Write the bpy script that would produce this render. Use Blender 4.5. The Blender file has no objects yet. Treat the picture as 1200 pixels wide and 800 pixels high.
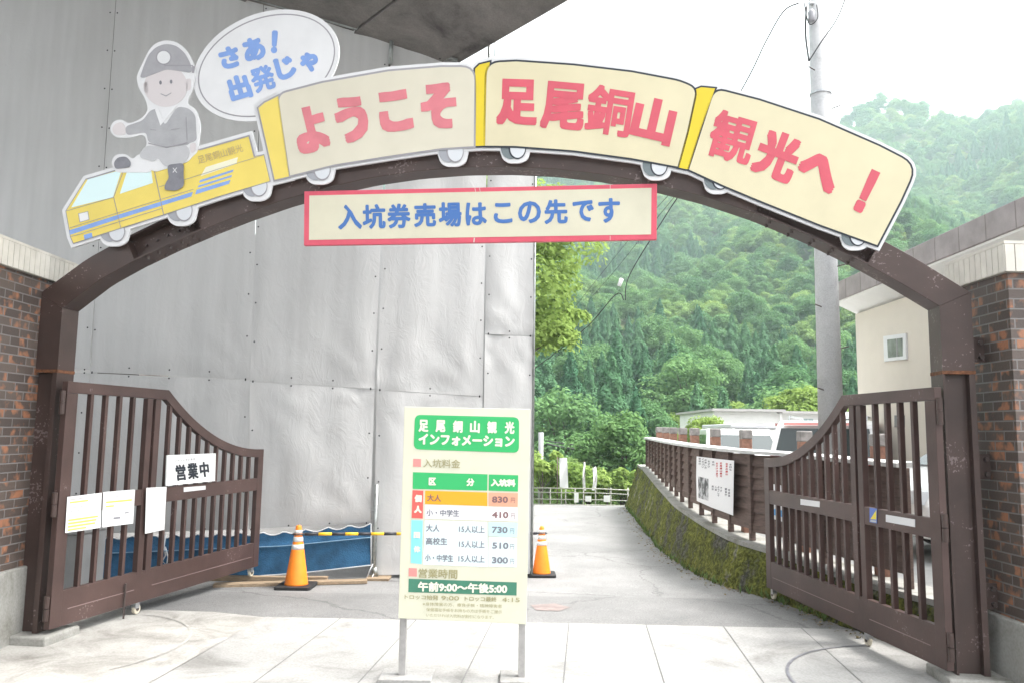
import bpy, math, random
import numpy as np
from mathutils import Vector, Matrix

SC = bpy.context.scene
R = math.radians
rng = random.Random(7)
nrg = np.random.default_rng(11)

# ------------------------------------------------------------------ camera, sky, sun, exposure
EYE = 1.6
FPX, PITCH, ROLL = 933.33, 0.1146, 0.014
cam = bpy.data.cameras.new('camera')
cam.sensor_width = 36.0
cam.lens = 28.0
cam.clip_start = 0.05
cam.clip_end = 5000
camo = bpy.data.objects.new('camera', cam)
SC.collection.objects.link(camo)
camo.matrix_world = Matrix.Translation((0, 0, EYE)) @ Matrix.Rotation(R(90) + PITCH, 4, 'X') @ Matrix.Rotation(ROLL, 4, 'Z')
SC.camera = camo

SUN_EL, SUN_AZ = R(62), R(92)          # azimuth measured from +Y towards +X
world = bpy.data.worlds.new('World')
SC.world = world
world.use_nodes = True
nt = world.node_tree
bg = nt.nodes['Background']
sky = nt.nodes.new('ShaderNodeTexSky')
sky.sky_type = 'NISHITA'
sky.sun_disc = False
sky.sun_elevation = SUN_EL
sky.sun_rotation = SUN_AZ
sky.air_density = 1.0
sky.dust_density = 6.0
sky.ozone_density = 0.6
hsv = nt.nodes.new('ShaderNodeHueSaturation')
hsv.inputs['Saturation'].default_value = 0.14
hsv.inputs['Value'].default_value = 1.25
nt.links.new(sky.outputs[0], hsv.inputs['Color'])
nt.links.new(hsv.outputs[0], bg.inputs['Color'])
bg.inputs['Strength'].default_value = 0.15

sun = bpy.data.lights.new('sun', 'SUN')
sun.energy = 1.4
sun.angle = R(12)
sun.color = (1.0, 0.96, 0.90)
suno = bpy.data.objects.new('sun', sun)
SC.collection.objects.link(suno)
sd = Vector((math.sin(SUN_AZ) * math.cos(SUN_EL), math.cos(SUN_AZ) * math.cos(SUN_EL), math.sin(SUN_EL)))
suno.rotation_euler = (-sd).to_track_quat('-Z', 'Y').to_euler()

vs = SC.view_settings
vs.view_transform = 'Standard'
vs.look = 'None'
vs.exposure = 1.83
vs.gamma = 1.0
vs.use_curve_mapping = False
SC.cycles.max_bounces = 8
SC.cycles.diffuse_bounces = 4
SC.cycles.transparent_max_bounces = 8
SC.cycles.volume_bounces = 2
SC.cycles.use_denoising = True

# ------------------------------------------------------------------ surveying: sight lines of the photograph met with a known surface
def sight(px, py):
    px = np.asarray(px, float); py = np.asarray(py, float)
    xi, yi = px - 600.0, 400.0 - py
    c, s = math.cos(ROLL), math.sin(ROLL)
    X = (xi * c - yi * s) / FPX
    Y = (xi * s + yi * c) / FPX
    cp, sp = math.cos(PITCH), math.sin(PITCH)
    return np.stack([X, cp - Y * sp, sp + Y * cp], -1)

def at_depth(px, py, Y):
    d = sight(px, py)
    return np.array([0, 0, EYE]) + d * (Y / d[..., 1:2])

def on_ground(px, py, z=0.0):
    d = sight(px, py)
    return np.array([0, 0, EYE]) + d * ((z - EYE) / d[..., 2:3])

class Plane:
    """an upright plane: origin, horizontal direction u, normal n towards the viewer"""
    def __init__(s, o, u):
        s.o = np.array(o, float)
        s.u = np.array([u[0], u[1], 0.0]); s.u /= np.linalg.norm(s.u)
        n = np.array([s.u[1], -s.u[0], 0.0])
        if np.dot(n, np.array([0, 0, EYE]) - s.o) < 0: n = -n
        s.n = n
    def at(s, px, py, off=0.0):
        d = sight(px, py)
        e = np.array([0, 0, EYE])
        q = s.o + s.n * off
        t = np.dot(q - e, s.n) / (d @ s.n)
        return e + d * t[..., None] if d.ndim > 1 else e + d * t
    def p(s, a, z, off=0.0):
        return s.o + s.u * a + s.n * off + np.array([0, 0, z])

# ------------------------------------------------------------------ materials
MATS = {}
def mat(name, col, rough=0.6, metal=0.0, noise=0.0, nscale=8.0, bump=0.0, bscale=40.0, col2=None, spec=0.4, stretch=None):
    if name in MATS: return MATS[name]
    m = bpy.data.materials.new(name)
    m.use_nodes = True
    n, l = m.node_tree.nodes, m.node_tree.links
    b = n['Principled BSDF']
    b.inputs['Base Color'].default_value = (*col, 1)
    b.inputs['Roughness'].default_value = rough
    b.inputs['Metallic'].default_value = metal
    b.inputs['Specular IOR Level'].default_value = spec
    if noise or bump:
        tc = n.new('ShaderNodeTexCoord')
        vec = tc.outputs['Object']
        if stretch:
            mp = n.new('ShaderNodeMapping'); mp.inputs['Scale'].default_value = stretch
            l.new(vec, mp.inputs['Vector']); vec = mp.outputs['Vector']
    if noise:
        t = n.new('ShaderNodeTexNoise'); t.inputs['Scale'].default_value = nscale; t.inputs['Detail'].default_value = 6
        t.inputs['Roughness'].default_value = 0.62
        l.new(vec, t.inputs['Vector'])
        r = n.new('ShaderNodeValToRGB')
        c2 = col2 if col2 else tuple(max(0, c * (1 - noise)) for c in col)
        c1 = tuple(min(1, c * (1 + noise * 0.5)) for c in col)
        r.color_ramp.elements[0].position = 0.32; r.color_ramp.elements[0].color = (*c2, 1)
        r.color_ramp.elements[1].position = 0.62; r.color_ramp.elements[1].color = (*c1, 1)
        l.new(t.outputs['Fac'], r.inputs['Fac'])
        l.new(r.outputs['Color'], b.inputs['Base Color'])
    if bump:
        t2 = n.new('ShaderNodeTexNoise'); t2.inputs['Scale'].default_value = bscale; t2.inputs['Detail'].default_value = 5
        l.new(vec, t2.inputs['Vector'])
        bp = n.new('ShaderNodeBump'); bp.inputs['Strength'].default_value = bump; bp.inputs['Distance'].default_value = 0.02
        l.new(t2.outputs['Fac'], bp.inputs['Height'])
        l.new(bp.outputs['Normal'], b.inputs['Normal'])
    MATS[name] = m
    return m

def leaf_mat(name, c1, c2, scale=0.6, trans=0.35):
    m = bpy.data.materials.new(name); m.use_nodes = True
    n, l = m.node_tree.nodes, m.node_tree.links
    n.remove(n['Principled BSDF'])
    out = n['Material Output']
    tc = n.new('ShaderNodeTexCoord'); oi = n.new('ShaderNodeObjectInfo')
    t = n.new('ShaderNodeTexNoise'); t.inputs['Scale'].default_value = scale; t.inputs['Detail'].default_value = 4
    l.new(tc.outputs['Object'], t.inputs['Vector'])
    ad = n.new('ShaderNodeMath'); ad.operation = 'MULTIPLY_ADD'
    l.new(oi.outputs['Random'], ad.inputs[0]); ad.inputs[1].default_value = 0.8; 
    sb = n.new('ShaderNodeMath'); sb.operation = 'SUBTRACT'; l.new(t.outputs['Fac'], sb.inputs[0]); sb.inputs[1].default_value = 0.4
    l.new(sb.outputs[0], ad.inputs[2])
    mx = n.new('ShaderNodeMix'); mx.data_type = 'RGBA'
    mx.inputs['A'].default_value = (*c1, 1); mx.inputs['B'].default_value = (*c2, 1)
    l.new(ad.outputs[0], mx.inputs['Factor'])
    d = n.new('ShaderNodeBsdfDiffuse'); tr = n.new('ShaderNodeBsdfTranslucent'); ms = n.new('ShaderNodeMixShader')
    ms.inputs[0].default_value = trans
    l.new(mx.outputs['Result'], d.inputs['Color']); l.new(mx.outputs['Result'], tr.inputs['Color'])
    l.new(d.outputs[0], ms.inputs[1]); l.new(tr.outputs[0], ms.inputs[2]); l.new(ms.outputs[0], out.inputs['Surface'])
    return m

def brick_mat():
    m = bpy.data.materials.new('dark_brick'); m.use_nodes = True
    n, l = m.node_tree.nodes, m.node_tree.links
    b = n['Principled BSDF']
    tc = n.new('ShaderNodeTexCoord'); sp = n.new('ShaderNodeSeparateXYZ'); l.new(tc.outputs['Object'], sp.inputs[0])
    s = n.new('ShaderNodeMath'); s.operation = 'ADD'; l.new(sp.outputs['X'], s.inputs[0]); l.new(sp.outputs['Y'], s.inputs[1])
    cb = n.new('ShaderNodeCombineXYZ'); l.new(s.outputs[0], cb.inputs['X']); l.new(sp.outputs['Z'], cb.inputs['Y'])
    br = n.new('ShaderNodeTexBrick')
    br.inputs['Scale'].default_value = 1.0
    br.inputs['Brick Width'].default_value = 0.21; br.inputs['Row Height'].default_value = 0.0665
    br.inputs['Mortar Size'].default_value = 0.0055; br.inputs['Mortar Smooth'].default_value = 0.3
    br.inputs['Bias'].default_value = 0.0
    br.inputs['Color1'].default_value = (0.066, 0.050, 0.044, 1); br.inputs['Color2'].default_value = (0.105, 0.080, 0.068, 1)
    br.inputs['Mortar'].default_value = (0.17, 0.16, 0.155, 1)
    l.new(cb.outputs[0], br.inputs['Vector'])
    b2 = n.new('ShaderNodeTexBrick')
    for k in ('Scale', 'Brick Width', 'Row Height', 'Mortar Size', 'Bias'): b2.inputs[k].default_value = br.inputs[k].default_value
    b2.inputs['Color1'].default_value = (0, 0, 0, 1); b2.inputs['Color2'].default_value = (1, 1, 1, 1); b2.inputs['Mortar'].default_value = (0.5, 0.5, 0.5, 1)
    l.new(cb.outputs[0], b2.inputs['Vector'])
    of = n.new('ShaderNodeVectorMath'); of.operation = 'MULTIPLY_ADD'; l.new(b2.outputs['Color'], of.inputs[0]); of.inputs[1].default_value = (7.3, 5.1, 3.7); l.new(cb.outputs[0], of.inputs[2])
    no = n.new('ShaderNodeTexNoise'); no.inputs['Scale'].default_value = 9.0; no.inputs['Detail'].default_value = 3
    mp = n.new('ShaderNodeMapping'); mp.inputs['Scale'].default_value = (1.0, 0.75, 1); l.new(of.outputs[0], mp.inputs['Vector']); l.new(mp.outputs[0], no.inputs['Vector'])
    rp = n.new('ShaderNodeValToRGB'); rp.color_ramp.elements[0].position = 0.53; rp.color_ramp.elements[1].position = 0.64
    l.new(no.outputs['Fac'], rp.inputs['Fac'])
    inv = n.new('ShaderNodeMath'); inv.operation = 'SUBTRACT'; inv.inputs[0].default_value = 1.0; l.new(br.outputs['Fac'], inv.inputs[1])
    mu = n.new('ShaderNodeMath'); mu.operation = 'MULTIPLY'; l.new(rp.outputs['Color'], mu.inputs[0]); l.new(inv.outputs[0], mu.inputs[1])
    mx = n.new('ShaderNodeMix'); mx.data_type = 'RGBA'
    l.new(mu.outputs[0], mx.inputs['Factor']); l.new(br.outputs['Color'], mx.inputs['A']); mx.inputs['B'].default_value = (0.30, 0.135, 0.075, 1)
    l.new(mx.outputs['Result'], b.inputs['Base Color'])
    bp = n.new('ShaderNodeBump'); bp.inputs['Strength'].default_value = 0.7; bp.inputs['Distance'].default_value = 0.008
    no2 = n.new('ShaderNodeTexNoise'); no2.inputs['Scale'].default_value = 60
    l.new(tc.outputs['Object'], no2.inputs['Vector'])
    a2 = n.new('ShaderNodeMath'); a2.operation = 'MULTIPLY_ADD'; l.new(no2.outputs['Fac'], a2.inputs[0]); a2.inputs[1].default_value = 0.25; l.new(inv.outputs[0], a2.inputs[2])
    l.new(a2.outputs[0], bp.inputs['Height']); l.new(bp.outputs[0], b.inputs['Normal'])
    b.inputs['Roughness'].default_value = 0.55
    MATS['brick'] = m
    return m

def ground_mat():
    """asphalt near the gate, soil and weeds beyond the drop, with stains"""
    m = bpy.data.materials.new('asphalt'); m.use_nodes = True
    n, l = m.node_tree.nodes, m.node_tree.links
    b = n['Principled BSDF']; b.inputs['Roughness'].default_value = 0.85; b.inputs['Specular IOR Level'].default_value = 0.3
    tc = n.new('ShaderNodeTexCoord')
    fine = n.new('ShaderNodeTexNoise'); fine.inputs['Scale'].default_value = 90; fine.inputs['Detail'].default_value = 3
    big = n.new('ShaderNodeTexNoise'); big.inputs['Scale'].default_value = 0.9; big.inputs['Detail'].default_value = 7; big.inputs['Roughness'].default_value = 0.65
    for t in (fine, big): l.new(tc.outputs['Object'], t.inputs['Vector'])
    r1 = n.new('ShaderNodeValToRGB')
    r1.color_ramp.elements[0].position = 0.3; r1.color_ramp.elements[0].color = (0.175, 0.174, 0.172, 1)
    r1.color_ramp.elements[1].position = 0.7; r1.color_ramp.elements[1].color = (0.265, 0.262, 0.258, 1)
    l.new(big.outputs['Fac'], r1.inputs['Fac'])
    r2 = n.new('ShaderNodeValToRGB')
    r2.color_ramp.elements[0].position = 0.3; r2.color_ramp.elements[0].color = (0.66, 0.66, 0.66, 1)
    r2.color_ramp.elements[1].position = 0.7; r2.color_ramp.elements[1].color = (1.16, 1.16, 1.16, 1)
    l.new(fine.outputs['Fac'], r2.inputs['Fac'])
    mu = n.new('ShaderNodeMix'); mu.data_type = 'RGBA'; mu.blend_type = 'MULTIPLY'; mu.inputs['Factor'].default_value = 1
    l.new(r1.outputs['Color'], mu.inputs['A']); l.new(r2.outputs['Color'], mu.inputs['B'])
    spz = n.new('ShaderNodeSeparateXYZ'); l.new(tc.outputs['Object'], spz.inputs[0])
    wob = n.new('ShaderNodeMath'); wob.operation = 'MULTIPLY_ADD'; l.new(big.outputs['Fac'], wob.inputs[0]); wob.inputs[1].default_value = 0.10; l.new(spz.outputs['Y'], wob.inputs[2])
    st_ = n.new('ShaderNodeMapRange'); st_.inputs['From Min'].default_value = 8.36; st_.inputs['From Max'].default_value = 8.39; st_.inputs['To Min'].default_value = 0.87; st_.inputs['To Max'].default_value = 1.0
    l.new(wob.outputs[0], st_.inputs['Value'])
    vo = n.new('ShaderNodeTexVoronoi'); vo.feature = 'DISTANCE_TO_EDGE'; vo.inputs['Scale'].default_value = 0.42
    dv = n.new('ShaderNodeVectorMath'); dv.operation = 'MULTIPLY_ADD'; l.new(big.outputs['Color'], dv.inputs[0]); dv.inputs[1].default_value = (0.9, 0.9, 0); l.new(tc.outputs['Object'], dv.inputs[2]); l.new(dv.outputs[0], vo.inputs['Vector'])
    ck = n.new('ShaderNodeMapRange'); ck.inputs['From Min'].default_value = 0.002; ck.inputs['From Max'].default_value = 0.006; ck.inputs['To Min'].default_value = 0.72; ck.inputs['To Max'].default_value = 1.0
    l.new(vo.outputs['Distance'], ck.inputs['Value'])
    m1 = n.new('ShaderNodeMath'); m1.operation = 'MULTIPLY'; l.new(st_.outputs[0], m1.inputs[0]); l.new(ck.outputs[0], m1.inputs[1])
    mm = n.new('ShaderNodeVectorMath'); mm.operation = 'SCALE'; l.new(r1.outputs['Color'], mm.inputs[0]); l.new(m1.outputs[0], mm.inputs['Scale'])
    l.new(mm.outputs[0], mu.inputs['A'])
    soil = n.new('ShaderNodeValToRGB')
    soil.color_ramp.elements[0].position = 0.35; soil.color_ramp.elements[0].color = (0.045, 0.07, 0.02, 1)
    soil.color_ramp.elements[1].position = 0.65; soil.color_ramp.elements[1].color = (0.10, 0.12, 0.045, 1)
    l.new(big.outputs['Fac'], soil.inputs['Fac'])
    sp = n.new('ShaderNodeSeparateXYZ'); l.new(tc.outputs['Object'], sp.inputs[0])
    mr = n.new('ShaderNodeMapRange'); mr.inputs['From Min'].default_value = 20.6; mr.inputs['From Max'].default_value = 21.2
    l.new(sp.outputs['Y'], mr.inputs['Value'])
    mx = n.new('ShaderNodeMix'); mx.data_type = 'RGBA'
    l.new(mr.outputs[0], mx.inputs['Factor']); l.new(mu.outputs['Result'], mx.inputs['A']); l.new(soil.outputs['Color'], mx.inputs['B'])
    l.new(mx.outputs['Result'], b.inputs['Base Color'])
    bp = n.new('ShaderNodeBump'); bp.inputs['Strength'].default_value = 0.35; bp.inputs['Distance'].default_value = 0.006
    l.new(fine.outputs['Fac'], bp.inputs['Height']); l.new(bp.outputs[0], b.inputs['Normal'])
    MATS['asphalt'] = m
    return m

def concrete_mat(name, lo, hi, dirt, dscale=1.6):
    m = bpy.data.materials.new(name); m.use_nodes = True
    n, l = m.node_tree.nodes, m.node_tree.links
    b = n['Principled BSDF']; b.inputs['Roughness'].default_value = 0.8; b.inputs['Specular IOR Level'].default_value = 0.3
    tc = n.new('ShaderNodeTexCoord')
    a = n.new('ShaderNodeTexNoise'); a.inputs['Scale'].default_value = dscale; a.inputs['Detail'].default_value = 9; a.inputs['Roughness'].default_value = 0.68; a.inputs['Distortion'].default_value = 0.6
    f = n.new('ShaderNodeTexNoise'); f.inputs['Scale'].default_value = 55; f.inputs['Detail'].default_value = 4
    l.new(tc.outputs['Object'], a.inputs['Vector']); l.new(tc.outputs['Object'], f.inputs['Vector'])
    r = n.new('ShaderNodeValToRGB')
    e = r.color_ramp.elements
    e[0].position = 0.30; e[0].color = (*dirt, 1)
    e[1].position = 0.72; e[1].color = (*hi, 1)
    k = e.new(0.47); k.color = (*lo, 1)
    l.new(a.outputs['Fac'], r.inputs['Fac'])
    r2 = n.new('ShaderNodeValToRGB'); r2.color_ramp.elements[0].color = (0.86, 0.86, 0.85, 1); r2.color_ramp.elements[0].position = 0.35
    r2.color_ramp.elements[1].position = 0.6
    l.new(f.outputs['Fac'], r2.inputs['Fac'])
    mu = n.new('ShaderNodeMix'); mu.data_type = 'RGBA'; mu.blend_type = 'MULTIPLY'; mu.inputs['Factor'].default_value = 1
    l.new(r.outputs['Color'], mu.inputs['A']); l.new(r2.outputs['Color'], mu.inputs['B'])
    l.new(mu.outputs['Result'], b.inputs['Base Color'])
    bp = n.new('ShaderNodeBump'); bp.inputs['Strength'].default_value = 0.25; bp.inputs['Distance'].default_value = 0.006
    l.new(f.outputs['Fac'], bp.inputs['Height']); l.new(bp.outputs[0], b.inputs['Normal'])
    MATS[name] = m
    return m

def tarp_mat():
    m = bpy.data.materials.new('grey_tarpaulin'); m.use_nodes = True
    n, l = m.node_tree.nodes, m.node_tree.links
    b = n['Principled BSDF']; b.inputs['Roughness'].default_value = 0.68; b.inputs['Specular IOR Level'].default_value = 0.3
    tc = n.new('ShaderNodeTexCoord')
    a = n.new('ShaderNodeTexNoise'); a.inputs['Scale'].default_value = 0.8; a.inputs['Detail'].default_value = 6
    l.new(tc.outputs['Object'], a.inputs['Vector'])
    mp0 = n.new('ShaderNodeMapping'); mp0.inputs['Scale'].default_value = (6, 6, 0.5); l.new(tc.outputs['Object'], mp0.inputs['Vector'])
    st = n.new('ShaderNodeTexNoise'); st.inputs['Scale'].default_value = 1.6; st.inputs['Detail'].default_value = 5
    l.new(mp0.outputs[0], st.inputs['Vector'])
    av = n.new('ShaderNodeMix'); av.data_type = 'FLOAT'; av.inputs['Factor'].default_value = 0.5
    l.new(a.outputs['Fac'], av.inputs['A']); l.new(st.outputs['Fac'], av.inputs['B'])
    r = n.new('ShaderNodeValToRGB')
    r.color_ramp.elements[0].position = 0.3; r.color_ramp.elements[0].color = (0.49, 0.49, 0.485, 1)
    r.color_ramp.elements[1].position = 0.7; r.color_ramp.elements[1].color = (0.60, 0.60, 0.595, 1)
    l.new(av.outputs['Result'], r.inputs['Fac']); l.new(r.outputs['Color'], b.inputs['Base Color'])
    # creases
    mp = n.new('ShaderNodeMapping'); mp.inputs['Scale'].default_value = (1.0, 1.0, 0.55); l.new(tc.outputs['Object'], mp.inputs['Vector'])
    w = n.new('ShaderNodeTexNoise'); w.inputs['Scale'].default_value = 5.5; w.inputs['Detail'].default_value = 6; w.inputs['Roughness'].default_value = 0.6; w.inputs['Distortion'].default_value = 1.1
    l.new(mp.outputs[0], w.inputs['Vector'])
    rg = n.new('ShaderNodeMath'); rg.operation = 'SUBTRACT'; l.new(w.outputs['Fac'], rg.inputs[0]); rg.inputs[1].default_value = 0.5
    ab = n.new('ShaderNodeMath'); ab.operation = 'ABSOLUTE'; l.new(rg.outputs[0], ab.inputs[0])
    bp = n.new('ShaderNodeBump'); bp.inputs['Strength'].default_value = 0.27; bp.inputs['Distance'].default_value = 0.035
    l.new(ab.outputs[0], bp.inputs['Height']); l.new(bp.outputs[0], b.inputs['Normal'])
    MATS['tarp'] = m
    return m

def moss_mat():
    m = bpy.data.materials.new('mossy_stone'); m.use_nodes = True
    n, l = m.node_tree.nodes, m.node_tree.links
    b = n['Principled BSDF']; b.inputs['Roughness'].default_value = 0.95; b.inputs['Specular IOR Level'].default_value = 0.15
    tc = n.new('ShaderNodeTexCoord')
    mp = n.new('ShaderNodeMapping'); mp.inputs['Scale'].default_value = (1.0, 1.0, 0.45); l.new(tc.outputs['Object'], mp.inputs['Vector'])
    a = n.new('ShaderNodeTexNoise'); a.inputs['Scale'].default_value = 2.3; a.inputs['Detail'].default_value = 9; a.inputs['Roughness'].default_value = 0.74
    l.new(mp.outputs[0], a.inputs['Vector'])
    c = n.new('ShaderNodeTexNoise'); c.inputs['Scale'].default_value = 26; c.inputs['Detail'].default_value = 5
    l.new(tc.outputs['Object'], c.inputs['Vector'])
    r = n.new('ShaderNodeValToRGB'); e = r.color_ramp.elements
    e[0].position = 0.41; e[0].color = (0.12, 0.115, 0.10, 1)
    e[1].position = 0.63; e[1].color = (0.24, 0.23, 0.205, 1)
    k = e.new(0.47); k.color = (0.11, 0.12, 0.032, 1)
    k = e.new(0.57); k.color = (0.19, 0.20, 0.04, 1)
    l.new(a.outputs['Fac'], r.inputs['Fac'])
    r2 = n.new('ShaderNodeValToRGB'); r2.color_ramp.elements[0].color = (0.40, 0.40, 0.40, 1); r2.color_ramp.elements[0].position = 0.40
    r2.color_ramp.elements[1].position = 0.62
    l.new(c.outputs['Fac'], r2.inputs['Fac'])
    mu = n.new('ShaderNodeMix'); mu.data_type = 'RGBA'; mu.blend_type = 'MULTIPLY'; mu.inputs['Factor'].default_value = 1
    l.new(r.outputs['Color'], mu.inputs['A']); l.new(r2.outputs['Color'], mu.inputs['B'])
    l.new(mu.outputs['Result'], b.inputs['Base Color'])
    bp = n.new('ShaderNodeBump'); bp.inputs['Strength'].default_value = 0.9; bp.inputs['Distance'].default_value = 0.03
    l.new(c.outputs['Fac'], bp.inputs['Height']); l.new(bp.outputs[0], b.inputs['Normal'])
    MATS['moss'] = m
    return m

def painted_steel(name, col, chip=0.62):
    """brown gate paint: faint streaks and small pale chips"""
    m = bpy.data.materials.new(name); m.use_nodes = True
    n, l = m.node_tree.nodes, m.node_tree.links
    b = n['Principled BSDF']; b.inputs['Roughness'].default_value = 0.45; b.inputs['Specular IOR Level'].default_value = 0.45
    tc = n.new('ShaderNodeTexCoord')
    a = n.new('ShaderNodeTexNoise'); a.inputs['Scale'].default_value = 3.0; a.inputs['Detail'].default_value = 8
    c = n.new('ShaderNodeTexNoise'); c.inputs['Scale'].default_value = 45; c.inputs['Detail'].default_value = 3
    l.new(tc.outputs['Object'], a.inputs['Vector']); l.new(tc.outputs['Object'], c.inputs['Vector'])
    r = n.new('ShaderNodeValToRGB')
    r.color_ramp.elements[0].position = 0.35; r.color_ramp.elements[0].color = (*[v * 0.8 for v in col], 1)
    r.color_ramp.elements[1].position = 0.7; r.color_ramp.elements[1].color = (*[v * 1.25 for v in col], 1)
    l.new(a.outputs['Fac'], r.inputs['Fac'])
    ch = n.new('ShaderNodeMath'); ch.operation = 'MULTIPLY'; l.new(a.outputs['Fac'], ch.inputs[0]); l.new(c.outputs['Fac'], ch.inputs[1])
    r2 = n.new('ShaderNodeValToRGB'); r2.color_ramp.elements[0].position = chip * 0.66; r2.color_ramp.elements[1].position = chip * 0.66 + 0.02
    l.new(ch.outputs[0], r2.inputs['Fac'])
    mx = n.new('ShaderNodeMix'); mx.data_type = 'RGBA'
    l.new(r2.outputs['Color'], mx.inputs['Factor']); l.new(r.outputs['Color'], mx.inputs['A']); mx.inputs['B'].default_value = (0.17, 0.13, 0.125, 1)
    l.new(mx.outputs['Result'], b.inputs['Base Color'])
    bp = n.new('ShaderNodeBump'); bp.inputs['Strength'].default_value = 0.15; bp.inputs['Distance'].default_value = 0.004
    l.new(c.outputs['Fac'], bp.inputs['Height']); l.new(bp.outputs[0], b.inputs['Normal'])
    MATS[name] = m
    return m

# ------------------------------------------------------------------ mesh helper
class MB:
    def __init__(s): s.v = []; s.f = []; s.m = []
    def add(s, vs, fs, mi=0):
        o = len(s.v)
        s.v += [tuple(map(float, p)) for p in vs]
        s.f += [tuple(o + i for i in f) for f in fs]
        s.m += [mi] * len(fs)
    def box(s, c, size, ax=None, mi=0):
        c = np.array(c, float); ax = np.eye(3) if ax is None else np.array(ax, float)
        h = np.array(size, float) / 2
        vs = [c + ax[0] * sx * h[0] + ax[1] * sy * h[1] + ax[2] * sz * h[2] for sx in (-1, 1) for sy in (-1, 1) for sz in (-1, 1)]
        s.add(vs, [(0, 1, 3, 2), (4, 6, 7, 5), (0, 4, 5, 1), (2, 3, 7, 6), (0, 2, 6, 4), (1, 5, 7, 3)], mi)
    def bx(s, x0, x1, y0, y1, z0, z1, mi=0):
        s.box(((x0 + x1) / 2, (y0 + y1) / 2, (z0 + z1) / 2), (x1 - x0, y1 - y0, z1 - z0), None, mi)
    def prism(s, front, vec, mi=0):
        """closed prism from a 3D polygon swept along vec"""
        n = len(front); back = [np.array(p) + np.array(vec) for p in front]
        s.add(list(front) + back, [tuple(range(n)), tuple(range(2 * n - 1, n - 1, -1))] + [((i + 1) % n, i, n + i, n + (i + 1) % n) for i in range(n)], mi)
    def tube(s, path, r, seg=8, mi=0, caps=True):
        path = [Vector(p) for p in path]; n = len(path)
        rs = r if isinstance(r, (list, tuple)) else [r] * n
        vs = []; up = None
        for i, p in enumerate(path):
            d = (path[min(i + 1, n - 1)] - path[max(i - 1, 0)]).normalized()
            if up is None:
                up = Vector((0, 0, 1)) if abs(d.z) < 0.9 else Vector((1, 0, 0))
            a = d.cross(up).normalized(); up = a.cross(d).normalized()
            for k in range(seg):
                t = 2 * math.pi * k / seg
                vs.append(p + (a * math.cos(t) + up * math.sin(t)) * rs[i])
        fs = [(i * seg + k, i * seg + (k + 1) % seg, (i + 1) * seg + (k + 1) % seg, (i + 1) * seg + k) for i in range(n - 1) for k in range(seg)]
        if caps: fs += [tuple(range(seg - 1, -1, -1)), tuple((n - 1) * seg + k for k in range(seg))]
        s.add(vs, fs, mi)
    def lathe(s, c, prof, seg=24, mi=0):
        c = np.array(c, float); vs = []
        for r, z in prof:
            for k in range(seg):
                t = 2 * math.pi * k / seg
                vs.append(c + np.array([r * math.cos(t), r * math.sin(t), z]))
        n = len(prof)
        fs = [(i * seg + k, i * seg + (k + 1) % seg, (i + 1) * seg + (k + 1) % seg, (i + 1) * seg + k) for i in range(n - 1) for k in range(seg)]
        fs += [tuple(range(seg - 1, -1, -1)), tuple((n - 1) * seg + k for k in range(seg))]
        s.add(vs, fs, mi)
    def build(s, name, mats, parent=None, smooth=False, bevel=0.0, label=None):
        me = bpy.data.meshes.new(name)
        o = bpy.data.objects.new(name, me)
        off = Vector((0, 0, 0))
        if parent is not None: off = Vector(parent.get('_w', (0, 0, 0)))
        me.from_pydata([tuple(Vector(v) - off) for v in s.v], [], s.f)
        mats = mats if isinstance(mats, (list, tuple)) else [mats]
        for m in mats: me.materials.append(m)
        if len(mats) > 1: me.polygons.foreach_set('material_index', s.m)
        if smooth: me.polygons.foreach_set('use_smooth', [True] * len(me.polygons))
        me.update()
        SC.collection.objects.link(o)
        if parent is not None: 
            o.parent = parent
            o['_w'] = tuple(off)
        if bevel:
            b = o.modifiers.new('bevel', 'BEVEL'); b.width = bevel; b.segments = 2; b.limit_method = 'ANGLE'
        if label: o['label'] = label
        return o

def tag(o, label=None, cat=None, group=None, kind=None):
    if label: o['label'] = label
    if cat: o['category'] = cat
    if group: o['group'] = group
    if kind: o['kind'] = kind
    return o

def thing(name, loc, label, cat, group=None):
    o = bpy.data.objects.new(name, None)
    o.empty_display_size = 0.1
    SC.collection.objects.link(o)
    o.location = tuple(map(float, loc))
    o['_w'] = tuple(map(float, loc))
    return tag(o, label, cat, group)

def copy_tree(o, parent=None):
    c = o.copy(); SC.collection.objects.link(c)
    if parent is not None: c.parent = parent
    for ch in list(o.children): copy_tree(ch, c)
    return c

# ------------------------------------------------------------------ lettering (strokes thickened by offset layers)
_gl = {}
def glyphs(s):
    if s not in _gl:
        cu = bpy.data.curves.new('text', 'FONT'); cu.body = s; cu.resolution_u = 3; cu.fill_mode = 'FRONT'
        o = bpy.data.objects.new('text', cu)
        me = bpy.data.meshes.new_from_object(o)
        co = np.array([v.co[:2] for v in me.vertices]); fs = [tuple(p.vertices) for p in me.polygons]
        bpy.data.objects.remove(o); bpy.data.curves.remove(cu); bpy.data.meshes.remove(me)
        lo, hi = co.min(0), co.max(0)
        _gl[s] = ((co - lo) / np.maximum(hi - lo, 1e-6) - 0.5, fs)
    return _gl[s]

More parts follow.
